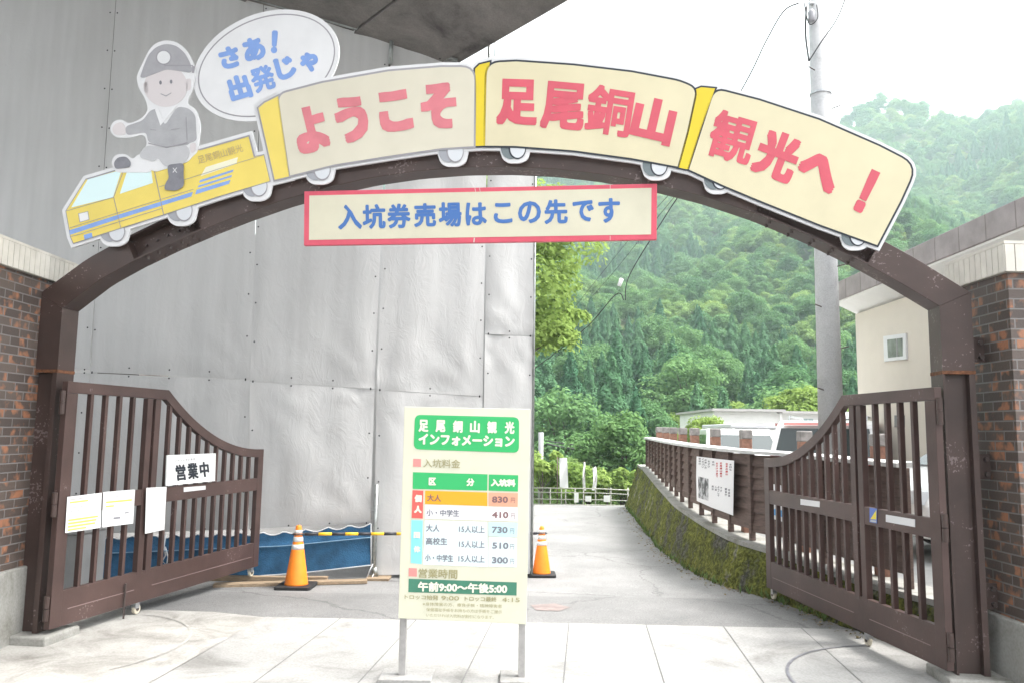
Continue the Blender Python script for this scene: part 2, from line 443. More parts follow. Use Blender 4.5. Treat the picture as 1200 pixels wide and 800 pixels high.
def letters(mb, pl, s, cx, cy, w, h, rot=0.0, bold=1.0, off=0.008, skew=0.0, mi=0, n=10, square=False):
    """s set in a box of w x h photo pixels round cx, cy on plane pl; rot in degrees clockwise"""
    co, fs = glyphs(s)
    x = co[:, 0] * max(w - 2 * bold, 0.3); y = -co[:, 1] * max(h - 2 * bold, 0.3)
    a = R(rot); ca, sa = math.cos(a), math.sin(a)
    X = cx + x * ca - y * sa; Y = cy + x * sa + y * ca + skew * x
    shifts = [(0, 0)] + ([(bold * math.cos(2 * math.pi * k / n), bold * math.sin(2 * math.pi * k / n)) for k in range(n)] if bold > 0.05 else [])
    if square:
        shifts = [(bold * (i * ca - j * sa), bold * (i * sa + j * ca)) for i in (-1, -0.5, 0, 0.5, 1) for j in (-1, 0, 1) if not (abs(i) == 0.5 and j == 0)]
    for k, (dx, dy) in enumerate(shifts):
        mb.add(pl.at(X + dx, Y + dy, off + 0.00012 * k), fs, mi)

def line(mb, pl, s, p0, p1, h, bold=0.3, off=0.006, mi=0):
    """s running from p0 to p1 (photo pixels, along its mid height)"""
    dx, dy = p1[0] - p0[0], p1[1] - p0[1]
    letters(mb, pl, s, (p0[0] + p1[0]) / 2, (p0[1] + p1[1]) / 2, math.hypot(dx, dy), h, math.degrees(math.atan2(dy, dx)), bold, off, 0, mi, 6)

def rounded(pts, rad, seg=5):
    pts = [np.array(p, float) for p in pts]; n = len(pts); out = []
    rads = rad if isinstance(rad, (list, tuple)) else [rad] * n
    for i in range(n):
        p, a, b = pts[i], pts[i - 1], pts[(i + 1) % n]
        r = rads[i]
        if r <= 0: out.append(p); continue
        da, db = a - p, b - p
        la, lb = np.linalg.norm(da), np.linalg.norm(db)
        t = min(r, la * 0.45, lb * 0.45)
        q0, q1 = p + da / la * t, p + db / lb * t
        for k in range(seg + 1):
            u = k / seg
            out.append((1 - u) ** 2 * q0 + 2 * u * (1 - u) * p + u * u * q1)
    return out

def grow(pts, d):
    pts = [np.array(p, float) for p in pts]; n = len(pts)
    area = sum(pts[i][0] * pts[(i + 1) % n][1] - pts[(i + 1) % n][0] * pts[i][1] for i in range(n))
    sg = 1 if area > 0 else -1
    out = []
    for i in range(n):
        e0 = pts[i] - pts[i - 1]; e1 = pts[(i + 1) % n] - pts[i]
        n0 = np.array([e0[1], -e0[0]]) / max(np.linalg.norm(e0), 1e-6) * sg
        n1 = np.array([e1[1], -e1[0]]) / max(np.linalg.norm(e1), 1e-6) * sg
        m = n0 + n1; L = np.dot(m, m)
        m = m * (2 / max(L, 0.8))
        out.append(pts[i] + m * d)
    return out

def ellipse(cx, cy, rx, ry, rot=0, n=36):
    a = R(rot); ca, sa = math.cos(a), math.sin(a)
    return [(cx + rx * math.cos(t) * ca - ry * math.sin(t) * sa, cy + rx * math.cos(t) * sa + ry * math.sin(t) * ca) for t in [2 * math.pi * k / n for k in range(n)]]

def plate(mb, pl, pts, off, th=0.0015, mi=0):
    pts = np.array(pts, float)
    fr = pl.at(pts[:, 0], pts[:, 1], off)
    mb.prism(list(fr), -pl.n * th, mi)

def stroke(mb, pl, pts, w, off, mi=0):
    for a, b in zip(pts[:-1], pts[1:]):
        a = np.array(a, float); b = np.array(b, float); d = b - a; L = np.linalg.norm(d)
        q = np.array([-d[1], d[0]]) / L * w / 2
        plate(mb, pl, [a + q, b + q, b - q, a - q], off, 0.0012, mi)

# ------------------------------------------------------------------ palette
ASPH = ground_mat()
PAVE = concrete_mat('paving_concrete', (0.315, 0.31, 0.30), (0.38, 0.375, 0.365), (0.19, 0.185, 0.175))
APRON = concrete_mat('worn_concrete', (0.33, 0.32, 0.30), (0.46, 0.45, 0.43), (0.19, 0.18, 0.165), 2.4)
CONC = concrete_mat('old_concrete', (0.27, 0.265, 0.245), (0.36, 0.355, 0.335), (0.14, 0.135, 0.11), 3.0)
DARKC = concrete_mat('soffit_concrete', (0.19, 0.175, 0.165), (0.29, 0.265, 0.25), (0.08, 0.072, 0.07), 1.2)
BRICK = brick_mat()
TARP = tarp_mat()
MOSS = moss_mat()
GATE = painted_steel('brown_gate_paint', (0.070, 0.041, 0.036))
ARCH = painted_steel('brown_arch_paint', (0.058, 0.036, 0.031), 0.54)
RUST = mat('rusty_edge', (0.16, 0.065, 0.03), 0.8, noise=0.6, nscale=30)
CREAM = mat('cream_tile', (0.62, 0.59, 0.53), 0.5, noise=0.12, nscale=6)
JOINT = mat('tile_joint', (0.30, 0.28, 0.25), 0.8)
STEEL = mat('galvanised_steel', (0.42, 0.43, 0.44), 0.38, 0.8, noise=0.25, nscale=20)
BOLT = mat('bolt_steel', (0.10, 0.08, 0.075), 0.5, 0.6)
BLACK = mat('black_rubber', (0.02, 0.02, 0.021), 0.7, noise=0.3, nscale=20)
NYLON = mat('pale_nylon', (0.55, 0.50, 0.40), 0.5, noise=0.2, nscale=40)
WHITE = mat('white_vinyl', (0.68, 0.68, 0.69), 0.4, noise=0.05, nscale=4)
PAPER = mat('white_paper', (0.70,0.70,0.70), 0.8)
CRM = mat('cream_vinyl', (0.60, 0.545, 0.37), 0.4, noise=0.05, nscale=3)
CRM_B = mat('bleached_cream_vinyl', (0.59, 0.555, 0.45), 0.4, noise=0.05, nscale=3)
YEL = mat('yellow_vinyl', (0.64, 0.49, 0.02), 0.4, noise=0.05, nscale=3)
YEL_B = mat('bleached_yellow_vinyl', (0.72, 0.57, 0.12), 0.4, noise=0.06, nscale=3)
INK = mat('navy_black_vinyl', (0.02, 0.025, 0.035), 0.4)
INK_B = mat('bleached_grey_vinyl', (0.30, 0.29, 0.31), 0.45)
RED = mat('red_vinyl', (0.56, 0.085, 0.12), 0.4, noise=0.1, nscale=5)
RED_B = mat('bleached_red_vinyl', (0.60, 0.18, 0.21), 0.45, noise=0.12, nscale=5)
BLU = mat('blue_vinyl', (0.055, 0.155, 0.42), 0.4)
BLU_B = mat('bleached_blue_vinyl', (0.20, 0.33, 0.66), 0.45, noise=0.08, nscale=6)
HUB = mat('pale_grey_vinyl', (0.58, 0.60, 0.63), 0.4)
TYRE = mat('slate_vinyl', (0.15, 0.18, 0.19), 0.45)
TYRE_B = mat('bleached_slate_vinyl', (0.32, 0.33, 0.36), 0.45)
GLASSV = mat('pale_cyan_vinyl', (0.62, 0.78, 0.79), 0.4)
TIMBER = mat('scaffold_timber', (0.30, 0.225, 0.15), 0.8, noise=0.35, nscale=9, stretch=(1, 8, 8))
DKWOOD = mat('dark_fence_board', (0.125, 0.085, 0.072), 0.75, noise=0.3, nscale=7, bump=0.2, stretch=(1, 1, 6))
WHITEW = mat('white_wall', (0.72, 0.71, 0.69), 0.7, noise=0.05, nscale=2)
BEIGE = mat('beige_wall', (0.60, 0.545, 0.475), 0.8, noise=0.05, nscale=1.5, bump=0.1)
ROOFM = mat('brown_roof_metal', (0.27, 0.235, 0.235), 0.5, noise=0.2, nscale=3)
DARKG = mat('dark_glass', (0.03, 0.04, 0.04), 0.08, spec=0.6)
CARW = mat('white_car_paint', (0.74, 0.74, 0.74), 0.2, spec=0.6)
ORANGE = mat('cone_orange', (0.85, 0.23, 0.015), 0.45, noise=0.08, nscale=12)
REFL = mat('white_band', (0.76, 0.76, 0.74), 0.4)

# ------------------------------------------------------------------ ground and hills
def sm(a, b, x):
    t = np.clip((x - a) / (b - a), 0, 1); return t * t * (3 - 2 * t)

def height(X, Y):
    X = np.asarray(X, float); Y = np.asarray(Y, float)
    h = -0.025 * np.clip(Y - 7, 0, 3)                     # the road dips a little past the gate
    h = h + 0.075 * sm(11, 16, Y)
    h = h - 0.80 * sm(18.2, 23.5, Y) - 4.2 * sm(23.5, 48, Y)
    prof = np.interp(Y, [50, 62, 80, 110, 150, 230, 330, 430, 560, 680, 760], [0, 3.0, 6.5, 13, 24, 56, 92, 132, 190, 262, 255])
    ang = np.clip(X / np.maximum(Y, 30), -0.6, 1.2)
    lat = 0.86 + 0.30 * np.clip(ang, -0.3, 0.8) + 0.09 * np.sin(ang * 11 + Y * 0.012) + 0.05 * np.sin(ang * 27 + 1.3)
    gully = -0.16 * np.exp(-((ang - 0.22 - 0.0002 * (Y - 200)) / 0.05) ** 2) * sm(150, 260, Y)
    bumps = 3.0 * np.sin(X * 0.045 + 0.6) * np.cos(Y * 0.038) * sm(90, 200, Y) + 1.1 * np.sin(X * 0.13 + Y * 0.09) * sm(70, 120, Y)
    return h + prof * (lat + gully) + bumps

def grid_mesh(name, xs, ys, m, kind):
    X, Y = np.meshgrid(xs, ys)
    Z = height(X, Y)
    v = np.stack([X, Y, Z], -1).reshape(-1, 3)
    nx, ny = len(xs), len(ys)
    f = [(j * nx + i, j * nx + i + 1, (j + 1) * nx + i + 1, (j + 1) * nx + i) for j in range(ny - 1) for i in range(nx - 1)]
    mb = MB(); mb.v = [tuple(p) for p in v]; mb.f = f; mb.m = [0] * len(f)
    o = mb.build(name, m, smooth=True)
    return tag(o, kind=kind)

xs = np.unique(np.concatenate([np.linspace(-900, -60, 30), np.linspace(-60, -8, 20), np.linspace(-8, 10, 37), np.linspace(10, 120, 45), np.linspace(120, 900, 60)]))
ys = np.unique(np.concatenate([np.linspace(-80, -4, 12), np.linspace(-4, 26, 76), np.linspace(26, 140, 58), np.linspace(140, 900, 110)]))
grid_mesh('ground', xs, ys, ASPH, 'structure')

# paving slabs: sheet 4 mm above the ground with open joints
pv = MB()
jd = np.array([0.095, 1.0])
far = lambda x: 7.02 - 0.03 * x
near = lambda x: 5.08
for k in range(-1, 7):
    x0 = -1.60 + 0.655 * k; x1 = x0 + 0.645
    def P(x, y): return (x + jd[0] * (y - 5.35), y, 0.004)
    pts = [P(x0, near(x0)), P(x1, near(x1)), P(x1, far(x1)), P(x0, far(x0))]
    pts = [(x, y, 0.004) for x, y, z in pts]
    pv.add(pts, [(0, 1, 2, 3)])
o = pv.build('paving', PAVE); tag(o, kind='structure')
ap = MB()
aptL = [(-5.2, 5.3), (-2.9, 5.18), (-2.27, 5.10), (-2.09, 7.07), (-2.6, 7.25), (-5.2, 7.4)]
ap.add([(x, y, 0.004) for x, y in aptL], [tuple(range(len(aptL)))])
aptR = [(2.99, 5.08), (4.6, 5.08), (4.6, 5.6), (2.98, 6.0), (2.62, 6.9), (3.13, 6.9)]
aptR = [(3.0, 5.08), (3.25, 5.08), (3.25, 5.5), (2.98, 6.0), (2.75, 6.90), (3.155, 6.9)]
o = ap.build('worn_pavement', APRON); tag(o, kind='structure')
# steel tracks the casters run on, let into the pavement
def arc_pts(c, r, a0, a1, n=28): return [(c[0] + r * math.cos(a), c[1] + r * math.sin(a)) for a in np.linspace(a0, a1, n)]
for cx, cy, a0, a1, m in ((-3.44, 6.137, R(72), R(-38), concrete_mat('track_concrete', (0.36, 0.35, 0.33), (0.46, 0.45, 0.43), (0.25, 0.24, 0.22))), (2.889, 5.395, R(96), R(184), mat('worn_track_steel', (0.29, 0.29, 0.315), 0.4, 0.5, noise=0.3, nscale=10))):
    t = MB(); A = arc_pts((cx, cy), 1.0, a0, a1); B = arc_pts((cx, cy), 1.022, a0, a1)
    vs_ = [(x, y, 0.008) for x, y in A + B]; n_ = len(A)
    t.add(vs_, [(i, i + 1, n_ + i + 1, n_ + i) for i in range(n_ - 1)])
    tag(t.build('caster_track', m), kind='structure')
mk = MB(); p4 = [on_ground(*p) for p in ((142, 794), (172, 793.5), (160, 806), (128, 806))]
mk.add([(p[0], p[1], 0.008) for p in p4], [(0, 1, 2, 3)])
tag(mk.build('road_marking', REFL), kind='structure')
# old patch seams and a pinkish repair on the asphalt
st = MB()
q = [on_ground(*p, -0.03) for p in ((626, 708), (668, 706), (672, 712), (630, 714))]
q = [on_ground(p[0], p[1]) for p in ((622, 706), (650, 704), (668, 709), (655, 714), (628, 713))]
st.add([(p[0], p[1], height(p[0], p[1]) + 0.004) for p in q], [tuple(range(len(q)))])
tag(st.build('road_patch', mat('pinkish_patch', (0.215, 0.175, 0.165), 0.85, noise=0.25, nscale=6)), kind='structure')

# ------------------------------------------------------------------ viaduct over the works
WL = Plane((-1.62, 9.30, 0), (1, 0.05))
WR = Plane((-1.62, 9.30, 0), (1, 0.107))
A_ = WR.at(530, 66, 0.15); B_ = WL.at(300, -3, 0.15); C_ = at_depth(645, -2, 7.9)
e1 = C_ - A_; e2 = B_ - A_
nn = np.cross(e1, e2); nn /= np.linalg.norm(nn)
if nn[2] < 0: nn = -nn
eu = e1 / np.linalg.norm(e1); ev = np.cross(nn, eu)
if np.dot(ev, e2) < 0: ev = -ev
vd = thing('viaduct', (A_[0], A_[1], 0), 'weathered concrete viaduct deck passing over the sheeted scaffold', 'viaduct')
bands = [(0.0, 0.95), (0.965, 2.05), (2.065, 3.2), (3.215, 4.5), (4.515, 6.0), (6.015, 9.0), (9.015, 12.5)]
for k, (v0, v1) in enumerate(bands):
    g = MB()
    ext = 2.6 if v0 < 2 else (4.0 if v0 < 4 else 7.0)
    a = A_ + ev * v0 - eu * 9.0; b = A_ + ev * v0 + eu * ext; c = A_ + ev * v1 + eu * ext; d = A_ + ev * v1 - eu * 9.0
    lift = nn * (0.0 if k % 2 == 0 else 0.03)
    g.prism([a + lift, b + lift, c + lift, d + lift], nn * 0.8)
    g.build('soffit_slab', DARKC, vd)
g = MB()
a = A_ - ev * 0.16 - eu * 9.0; b = A_ - ev * 0.16 + eu * 2.6
g.prism([a + nn * 0.05, b + nn * 0.05, b + ev * 0.15 + nn * 0.05, a + ev * 0.15 + nn * 0.05], nn * 1.2)
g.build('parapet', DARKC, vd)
g = MB()
for s_ in (-8.2,):
    for v_ in (1.5, 7.0):
        p = A_ + ev * v_ + eu * s_
        g.bx(p[0] - 0.6, p[0] + 0.6, p[1] - 0.6, p[1] + 0.6, -1.0, p[2] + 0.05)
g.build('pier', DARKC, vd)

# ------------------------------------------------------------------ scaffold wrapped in grey sheets
sc_t = thing('sheeted_scaffold', (-1.62, 9.3, 0), 'tall scaffold wrapped in laced grey tarpaulin sheets under the viaduct', 'scaffold')
EYE_M = mat('eyelet_black', (0.03, 0.03, 0.035), 0.5, 0.3)
def sheet(pl, tl, tr, br, bl, seed, amp=0.016, nx=34, nz=44):
    """wrinkled tarpaulin hung between four sighted corners, with lacing eyelets"""
    r = random.Random(seed)
    C = [pl.at(*p) for p in (tl, tr, br, bl)]
    w = np.linalg.norm(C[2] - C[3]); h = abs(C[0][2] - C[3][2])
    nz = max(10, int(h * 11)); nx = max(8, int(w * 14))
    ph = [r.uniform(0, 6.28) for _ in range(8)]
    mb = MB(); vs_ = []
    for j in range(nz + 1):
        t = j / nz
        for i in range(nx + 1):
            s = i / nx
            p = (C[0] * (1 - s) + C[1] * s) * (1 - t) + (C[3] * (1 - s) + C[2] * s) * t
            x = s * w; z = t * h
            edge = min(1, 6 * min(s, 1 - s)) ; 
            d = 0.7 * math.sin(x * 4.1 + ph[0] + 0.5 * math.sin(z * 0.9 + ph[1])) * edge
            d += 0.55 * math.sin(x * 9.7 + ph[2] + 0.8 * math.sin(z * 1.7 + ph[3])) * edge
            for (cx, cz, kk) in ((0, h, 0), (w, h, 1), (0, 0, 2), (w, 0, 3)):
                dx, dz = abs(x - cx), abs(z - cz); rr = math.hypot(dx, dz) + 0.05
                an = math.atan2(dz, dx)
                d += 1.1 * math.sin(an * 11 + ph[4 + kk]) * math.exp(-rr / 0.55) * min(1, rr * 5)
            bil = math.sin(math.pi * s) * math.sin(math.pi * t)
            e_edge = 0.35 * abs(math.sin(math.pi * x / 0.45)) * (1 if min(t, 1 - t) < 0.02 else 0)
            vs_.append(p + pl.n * (amp * d + 0.03 * bil - 0.02 * e_edge))
    fs = [(j * (nx + 1) + i, (j + 1) * (nx + 1) + i, (j + 1) * (nx + 1) + i + 1, j * (nx + 1) + i + 1) for j in range(nz) for i in range(nx)]
    mb.add(vs_, fs, 0)
    def eye(p):
        p = np.array(p) + pl.n * 0.035
        mb.add([p + pl.u * 0.010 * math.cos(a) + np.array([0, 0, 0.010 * math.sin(a)]) for a in np.linspace(0, 6.28, 8, endpoint=False)], [tuple(range(8))], 1)
    k = 0.04
    for side in (0, 1):
        m_ = max(2, int(h / 0.45))
        for i in range(m_ + 1):
            t = i / m_
            a = C[0] * (1 - t) + C[3] * t; b = C[1] * (1 - t) + C[2] * t
            eye(a + (b - a) / np.linalg.norm(b - a) * k if side == 0 else b + (a - b) / np.linalg.norm(b - a) * k)
    for t in (0.012, 0.988):
        m_ = max(2, int(w / 0.45))
        for i in range(1, m_):
            s = i / m_
            a = C[0] * (1 - t) + C[3] * t; b = C[1] * (1 - t) + C[2] * t
            eye(a * (1 - s) + b * s)
    return mb.build('sheet', [TARP, EYE_M], sc_t, smooth=True)

def seamx(x0, y0, x1, y1): return lambda y: (x0 + (x1 - x0) * (y - y0) / (y1 - y0), y)
s0 = seamx(-70, 440, -150, -70); s1 = seamx(105, 436, 136, 0); s2 = seamx(293, 446, 309, 0); s3 = seamx(439, 457, 457, 40)
r3 = seamx(441, 457, 459, 40); s4 = seamx(566, 464, 573, 45); r4 = seamx(566.7, 464, 573.7, 45); s5 = seamx(622, 590, 630, 45)
G = 0.28
def off(p, d): return (p[0] + d, p[1])
sheet(WL, s0(-70), off(s1(-70), -G), off(s1(433), -G), s0(424), 1)
sheet(WL, off(s1(-70), G), off(s2(-70), -G), off(s2(444), -G), off(s1(435.5), G), 2)
sheet(WL, off(s2(-70), G), off(s3(-40), -G), off(s3(455), -G), off(s2(446), G), 3)
sheet(WL, s0(427), off(s1(437), -G), (92, 625), (-90, 640), 4)
sheet(WL, off(s1(436.6), G), off(s2(445.2), -G), (290, 619.5), (94, 625.5), 5)
sheet(WL, off(s2(446.8), G), off(s3(456.0), -G), (434, 611.5), (291, 619.5), 6)
sheet(WR, off(r3(48), 0), off(s4(84), -G), off(s4(464), -G), off(r3(456), G), 7)
sheet(WR, off(r3(456.7), G), off(s4(464.7), -G), (562, 672), (438, 673), 8)
sheet(WR, off(r4(84), G), s5(90), s5(394), off(r4(391), G), 9, nx=14)
sheet(WR, off(r4(391.6), G), s5(394.6), (621, 672), (564, 672), 10)
# unseen side and back sheets, added to keep the inside of the scaffold dark
pR0 = WR.at(627, 400); pL0 = WL.at(-150, 400)
for (a, b) in (((pR0[0], pR0[1]), (pR0[0] - 0.5, 16.5)), ((pR0[0] - 0.5, 16.5), (pL0[0], 16.5)), ((pL0[0], 16.5), (pL0[0], pL0[1]))):
    mb = MB()
    mb.add([(a[0], a[1], 0.0), (b[0], b[1], 0.0), (b[0], b[1], 5.7), (a[0], a[1], 5.7)], [(0, 1, 2, 3)])
    mb.build('sheet', [TARP], sc_t)
PIPE = mat('scaffold_pipe', (0.36, 0.38, 0.37), 0.4, 0.7, noise=0.3, nscale=12)
def pole_at(pl, p0, p1, o_=-0.03, r=0.0243):
    mb = MB(); a = pl.at(*p0, o_); b = pl.at(*p1, o_); b = np.array([b[0], b[1], a[2]]) if False else b
    mb.tube([a, b], r, 10); return mb.build('pole', PIPE, sc_t, smooth=True)
foot = WL.at(437.5, 684, 0.05); foot[2] = float(height(foot[0], foot[1])) + 0.03
mb = MB(); mb.tube([foot, (foot[0], foot[1], 1.0)], 0.0243, 10); mb.build('pole', PIPE, sc_t, smooth=True)
mb = MB(); mb.tube([foot + np.array([0.03, 0.02, 0.0]), foot + np.array([0, 0, 0.10])], 0.03, 8); mb.build('base_jack', PIPE, sc_t, smooth=True)
pole_at(WR, (623.2, 672), (628.5, 90), 0.0, 0.014)
pole_at(WR, (457.5, 75), (459.5, 38), 0.05)
pole_at(WR, (572.5, 110), (574, 42), 0.06)
pole_at(WR, (579.5, 110), (581, 45), 0.02, 0.015)
mb = MB()
mb.tube([WR.at(459, 46, 0.04), WR.at(536, 71, 0.04)], 0.0243, 8); mb.build('ledger', PIPE, sc_t, smooth=True)
mb = MB(); mb.tube([WL.at(296, -2, 0.04), WR.at(459, 46, 0.04)], 0.0243, 8); mb.build('ledger', PIPE, sc_t, smooth=True)

# blue debris net laced along the foot of the sheets
NETM = mat('blue_net', (0.03, 0.12, 0.24), 0.75, noise=0.35, nscale=5, bump=0.5, bscale=70)
ROPE = mat('white_rope', (0.62, 0.64, 0.66), 0.8)
NP = Plane(WL.p(0, 0, 0.045), (1, 0.05))
net = thing('debris_net', NP.at(300, 640), 'blue mesh net laced along the bottom of the grey sheets', 'net')
mb = MB(); vs_ = []; nxn, nzn = 90, 14
topx = np.linspace(30, 434.5, nxn + 1)
def net_top(x): return np.interp(x, [30, 78, 330, 435], [632, 630, 623, 613]) + 4.2 * abs(math.sin(math.pi * (x - 435) / 25.5)) - 1
def net_bot(x): return np.interp(x, [30, 90, 293, 360, 435], [694, 690, 675, 670, 661.5])
for j in range(nzn + 1):
    for i, x in enumerate(topx):
        t = j / nzn; y = net_top(x) * (1 - t) + net_bot(x) * t - (4.2 * abs(math.sin(math.pi * (x - 435) / 25.5)) - 3) * (1 - t) * min(1, t * 4)
        band = 0.03 * math.exp(-((t - 0.30) / 0.06) ** 2)
        vs_.append(NP.at(x, y, 0.012 * math.sin(x * 0.11 + 4 * t) * math.sin(math.pi * min(t * 1.2, 1)) + band + 0.02 * t))
mb.add(vs_, [(j * (nxn + 1) + i, (j + 1) * (nxn + 1) + i, (j + 1) * (nxn + 1) + i + 1, j * (nxn + 1) + i + 1) for j in range(nzn) for i in range(nxn)])
mb.build('netting', NETM, net, smooth=True)
mb = MB(); mb.tube([NP.at(x, net_top(x), 0.012) for x in topx], 0.007, 6); mb.build('lacing_rope', ROPE, net, smooth=True)
mb = MB(); mb.tube([NP.at(x, net_bot(x), 0.02) for x in topx], 0.007, 6); mb.build('lacing_rope', ROPE, net, smooth=True)
mb = MB(); mb.tube([NP.at(434.8, y, 0.02) for y in (613, 640, 662)], 0.006, 6); mb.build('lacing_rope', ROPE, net, smooth=True)
mb = MB(); mb.tube([NP.at(x, (np.interp(x, [30, 78, 330, 435], [632, 630, 623, 613]) + 2) * 0.7 + net_bot(x) * 0.3, 0.052) for x in topx], 0.006, 6)
mb.build('seam_rope', mat('pale_blue_seam', (0.18, 0.31, 0.44), 0.8), net, smooth=True)
mb = MB(); mb.tube([NP.at(*p, 0.03) for p in ((194.5, 625), (192, 640), (194, 650), (190, 657), (195, 661), (197, 652), (193.5, 640))], 0.008, 6)
mb.build('loose_cord', ROPE, net, smooth=True)
mb = MB(); mb.tube([WL.at(*p, 0.09) for p in ((437, 660), (433, 668), (430, 676), (434, 679), (438, 672))], 0.007, 6)
mb.build('loose_cord', ROPE, net, smooth=True)

# planks and a paling block at the foot of the scaffold
def gz(x, y): return float(height(x, y))
def plank(a, b, w, h, label, lift=0.0):
    a = np.array(a); b = np.array(b); d = b - a; L = np.linalg.norm(d); d /= L
    nn_ = np.array([-d[1], d[0]]); c = (a + b) / 2; z = gz(*c) + lift
    mb = MB(); mb.box((c[0], c[1], z + h / 2 + 0.003), (L, w, h), [(d[0], d[1], 0), (nn_[0], nn_[1], 0), (0, 0, 1)])
    return tag(mb.build('timber_plank', TIMBER, bevel=0.004), label, 'plank', 'timber planks at the scaffold foot')
pk = on_ground(430, 683, -0.05); pm = on_ground(250, 688, -0.05)
plank(pm[:2], pk[:2] + np.array([0.0, 0.0]), 0.13, 0.035, 'long pale timber plank lying on the ground in front of the blue net')
plank(np.array([-3.9, 8.98]), np.array([-2.0, 9.05]), 0.08, 0.05, 'thicker squared timber lying behind the long pale plank under the net')
mb = MB(); mb.box((foot[0] + 0.06, foot[1] - 0.02, foot[2] - 0.015), (0.26, 0.22, 0.03)); tag(mb.build('timber_pad', TIMBER, bevel=0.003), 'small square timber pad under the scaffold pole foot', 'timber pad')

# pale cabinet behind the left gate
cb = on_ground(88, 716); mb = MB()
CBX = mat('pale_cabinet', (0.50, 0.51, 0.51), 0.5, noise=0.1, nscale=4)
cab = thing('equipment_cabinet', (-3.95, 7.75, 0), 'pale grey cabinet standing behind the bars of the left gate', 'cabinet')
mb.bx(-4.25, -3.96, 7.5, 8.0, -0.03, 0.62); mb.build('cabinet_body', CBX, cab, bevel=0.01)
mb = MB(); mb.bx(-4.27, -3.94, 7.48, 8.02, 0.62, 0.65); mb.build('cabinet_lid', CBX, cab, bevel=0.006)

# ------------------------------------------------------------------ brick walls beside the gateway
def brick_wall(x0, x1, y0, y1, ztop, band, zpl, name_label, face):
    """brick core, concrete plinth, band of upright cream tiles on top"""
    t = thing('brick_wall', ((x0 + x1) / 2, (y0 + y1) / 2, 0), name_label, 'brick wall')
    mb = MB(); mb.bx(x0, x1, y0, y1, zpl, ztop); mb.build('brickwork', BRICK, t)
    mb = MB(); mb.bx(x0 - 0.035, x1 + 0.035, y0 - 0.035, y1 + 0.02, -0.2, zpl); mb.build('plinth', CONC, t, bevel=0.012)
    mb = MB(); e = 0.035
    mb.bx(x0 - e + 0.012, x1 + e - 0.012, y0 - e + 0.012, y1 + e - 0.012, ztop, ztop + band, 1)
    def tiles(axis, c, a0, a1):
        n = max(1, int(round((a1 - a0) / 0.066)))
        for i in range(n):
            u0 = a0 + (a1 - a0) * i / n + 0.003; u1 = a0 + (a1 - a0) * (i + 1) / n - 0.003
            if axis == 'y': mb.bx(c - 0.012, c + 0.012, u0, u1, ztop + 0.004, ztop + band - 0.004, 0)
            else: mb.bx(u0, u1, c - 0.012, c + 0.012, ztop + 0.004, ztop + band - 0.004, 0)
    tiles('y', x1 + e - 0.008 if face > 0 else x0 - e + 0.008, y0 - e, y1 + e)
    tiles('x', y0 - e + 0.008, x0 - e, x1 + e)
    mb.bx(x0 - e, x1 + e, y0 - e, y1 + e, ztop + band, ztop + band + 0.02, 0)
    mb.build('tile_coping', [CREAM, JOINT], t)
    return t
brick_wall(-5.6, -3.70, 3.6, 6.62, 2.75, 0.19, 0.55, 'dark brown brick wall with cream coping beside the left gate post', 1)
brick_wall(3.28, 5.2, 5.19, 5.85, 2.70, 0.19, 0.45, 'dark brown brick wall end with cream tiles beside the right gate post', -1)

# ------------------------------------------------------------------ arch over the gateway
GP = Plane((-3.52, 6.16, 0), (6.55, -0.74))
def ga(px, py, o_=0): 
    p = GP.at(px, py, o_); return float(np.dot(p - GP.o, GP.u)), float(p[2])
arch = thing('gateway_arch', (0, 5.78, 0), 'brown steel gateway arch on two H-section posts carrying the train shaped sign', 'arch')
lowpx = [(73, 361), (115, 329), (158, 302), (195, 287), (231, 272), (280, 251), (330, 234), (380, 219), (433, 206.5), (490, 198.5), (545, 194.5), (600, 194.5), (650, 196.5), (700, 202), (760, 211.5), (830, 230), (890, 247.5), (960, 280), (1009, 304.5), (1055, 331.5), (1101, 359)]
low = np.array([ga(*p) for p in lowpx])
# even out the surveyed curve a little
for _ in range(2):
    mid = low.copy(); mid[2:-2] = 0.25 * low[1:-3] + 0.5 * low[2:-2] + 0.25 * low[3:-1]; low = mid
tan = np.gradient(low, axis=0); tan /= np.linalg.norm(tan, axis=1)[:, None]
nor = np.stack([-tan[:, 1], tan[:, 0]], 1)
DEP, BH = 0.20, 0.205
up_ = low + nor * BH
aL, aR = low[0][0], low[-1][0]
PWD = 0.21
up_[0] = (aL - PWD, ga(48, 345)[1]); up_[-1] = (aR + PWD, ga(1139, 343)[1])
mb = MB()
def band(mb, lo, hi, f0, f1):
    n = len(lo)
    vs_ = [GP.p(a, z, f0) for a, z in lo] + [GP.p(a, z, f0) for a, z in hi] + [GP.p(a, z, f1) for a, z in lo] + [GP.p(a, z, f1) for a, z in hi]
    fs = []
    for i in range(n - 1):
        fs += [(i, i + 1, n + i + 1, n + i), (2 * n + i, 3 * n + i, 3 * n + i + 1, 2 * n + i + 1), (i, 2 * n + i, 2 * n + i + 1, i + 1), (n + i, n + i + 1, 3 * n + i + 1, 3 * n + i)]
    fs += [(0, n, 3 * n, 2 * n), (n - 1, 2 * n - 1 + n, 4 * n - 1, 2 * n - 1)] if False else [(0, n, 3 * n, 2 * n), (n - 1, 3 * n - 1, 4 * n - 1, 2 * n - 1)]
    mb.add(vs_, fs)
def sub(i0, i1, lo_t=0.0, hi_t=1.0, n=12):
    """piece of the beam between two stations of the survey"""
    ii = np.linspace(i0, i1, max(2, int(abs(i1 - i0) * 5)))
    base = np.arange(len(low))
    L_ = np.stack([np.interp(ii, base, low[:, k]) for k in (0, 1)], 1); H_ = np.stack([np.interp(ii, base, up_[:, k]) for k in (0, 1)], 1)
    return L_ * (1 - lo_t) + H_ * lo_t, L_ * (1 - hi_t) + H_ * hi_t
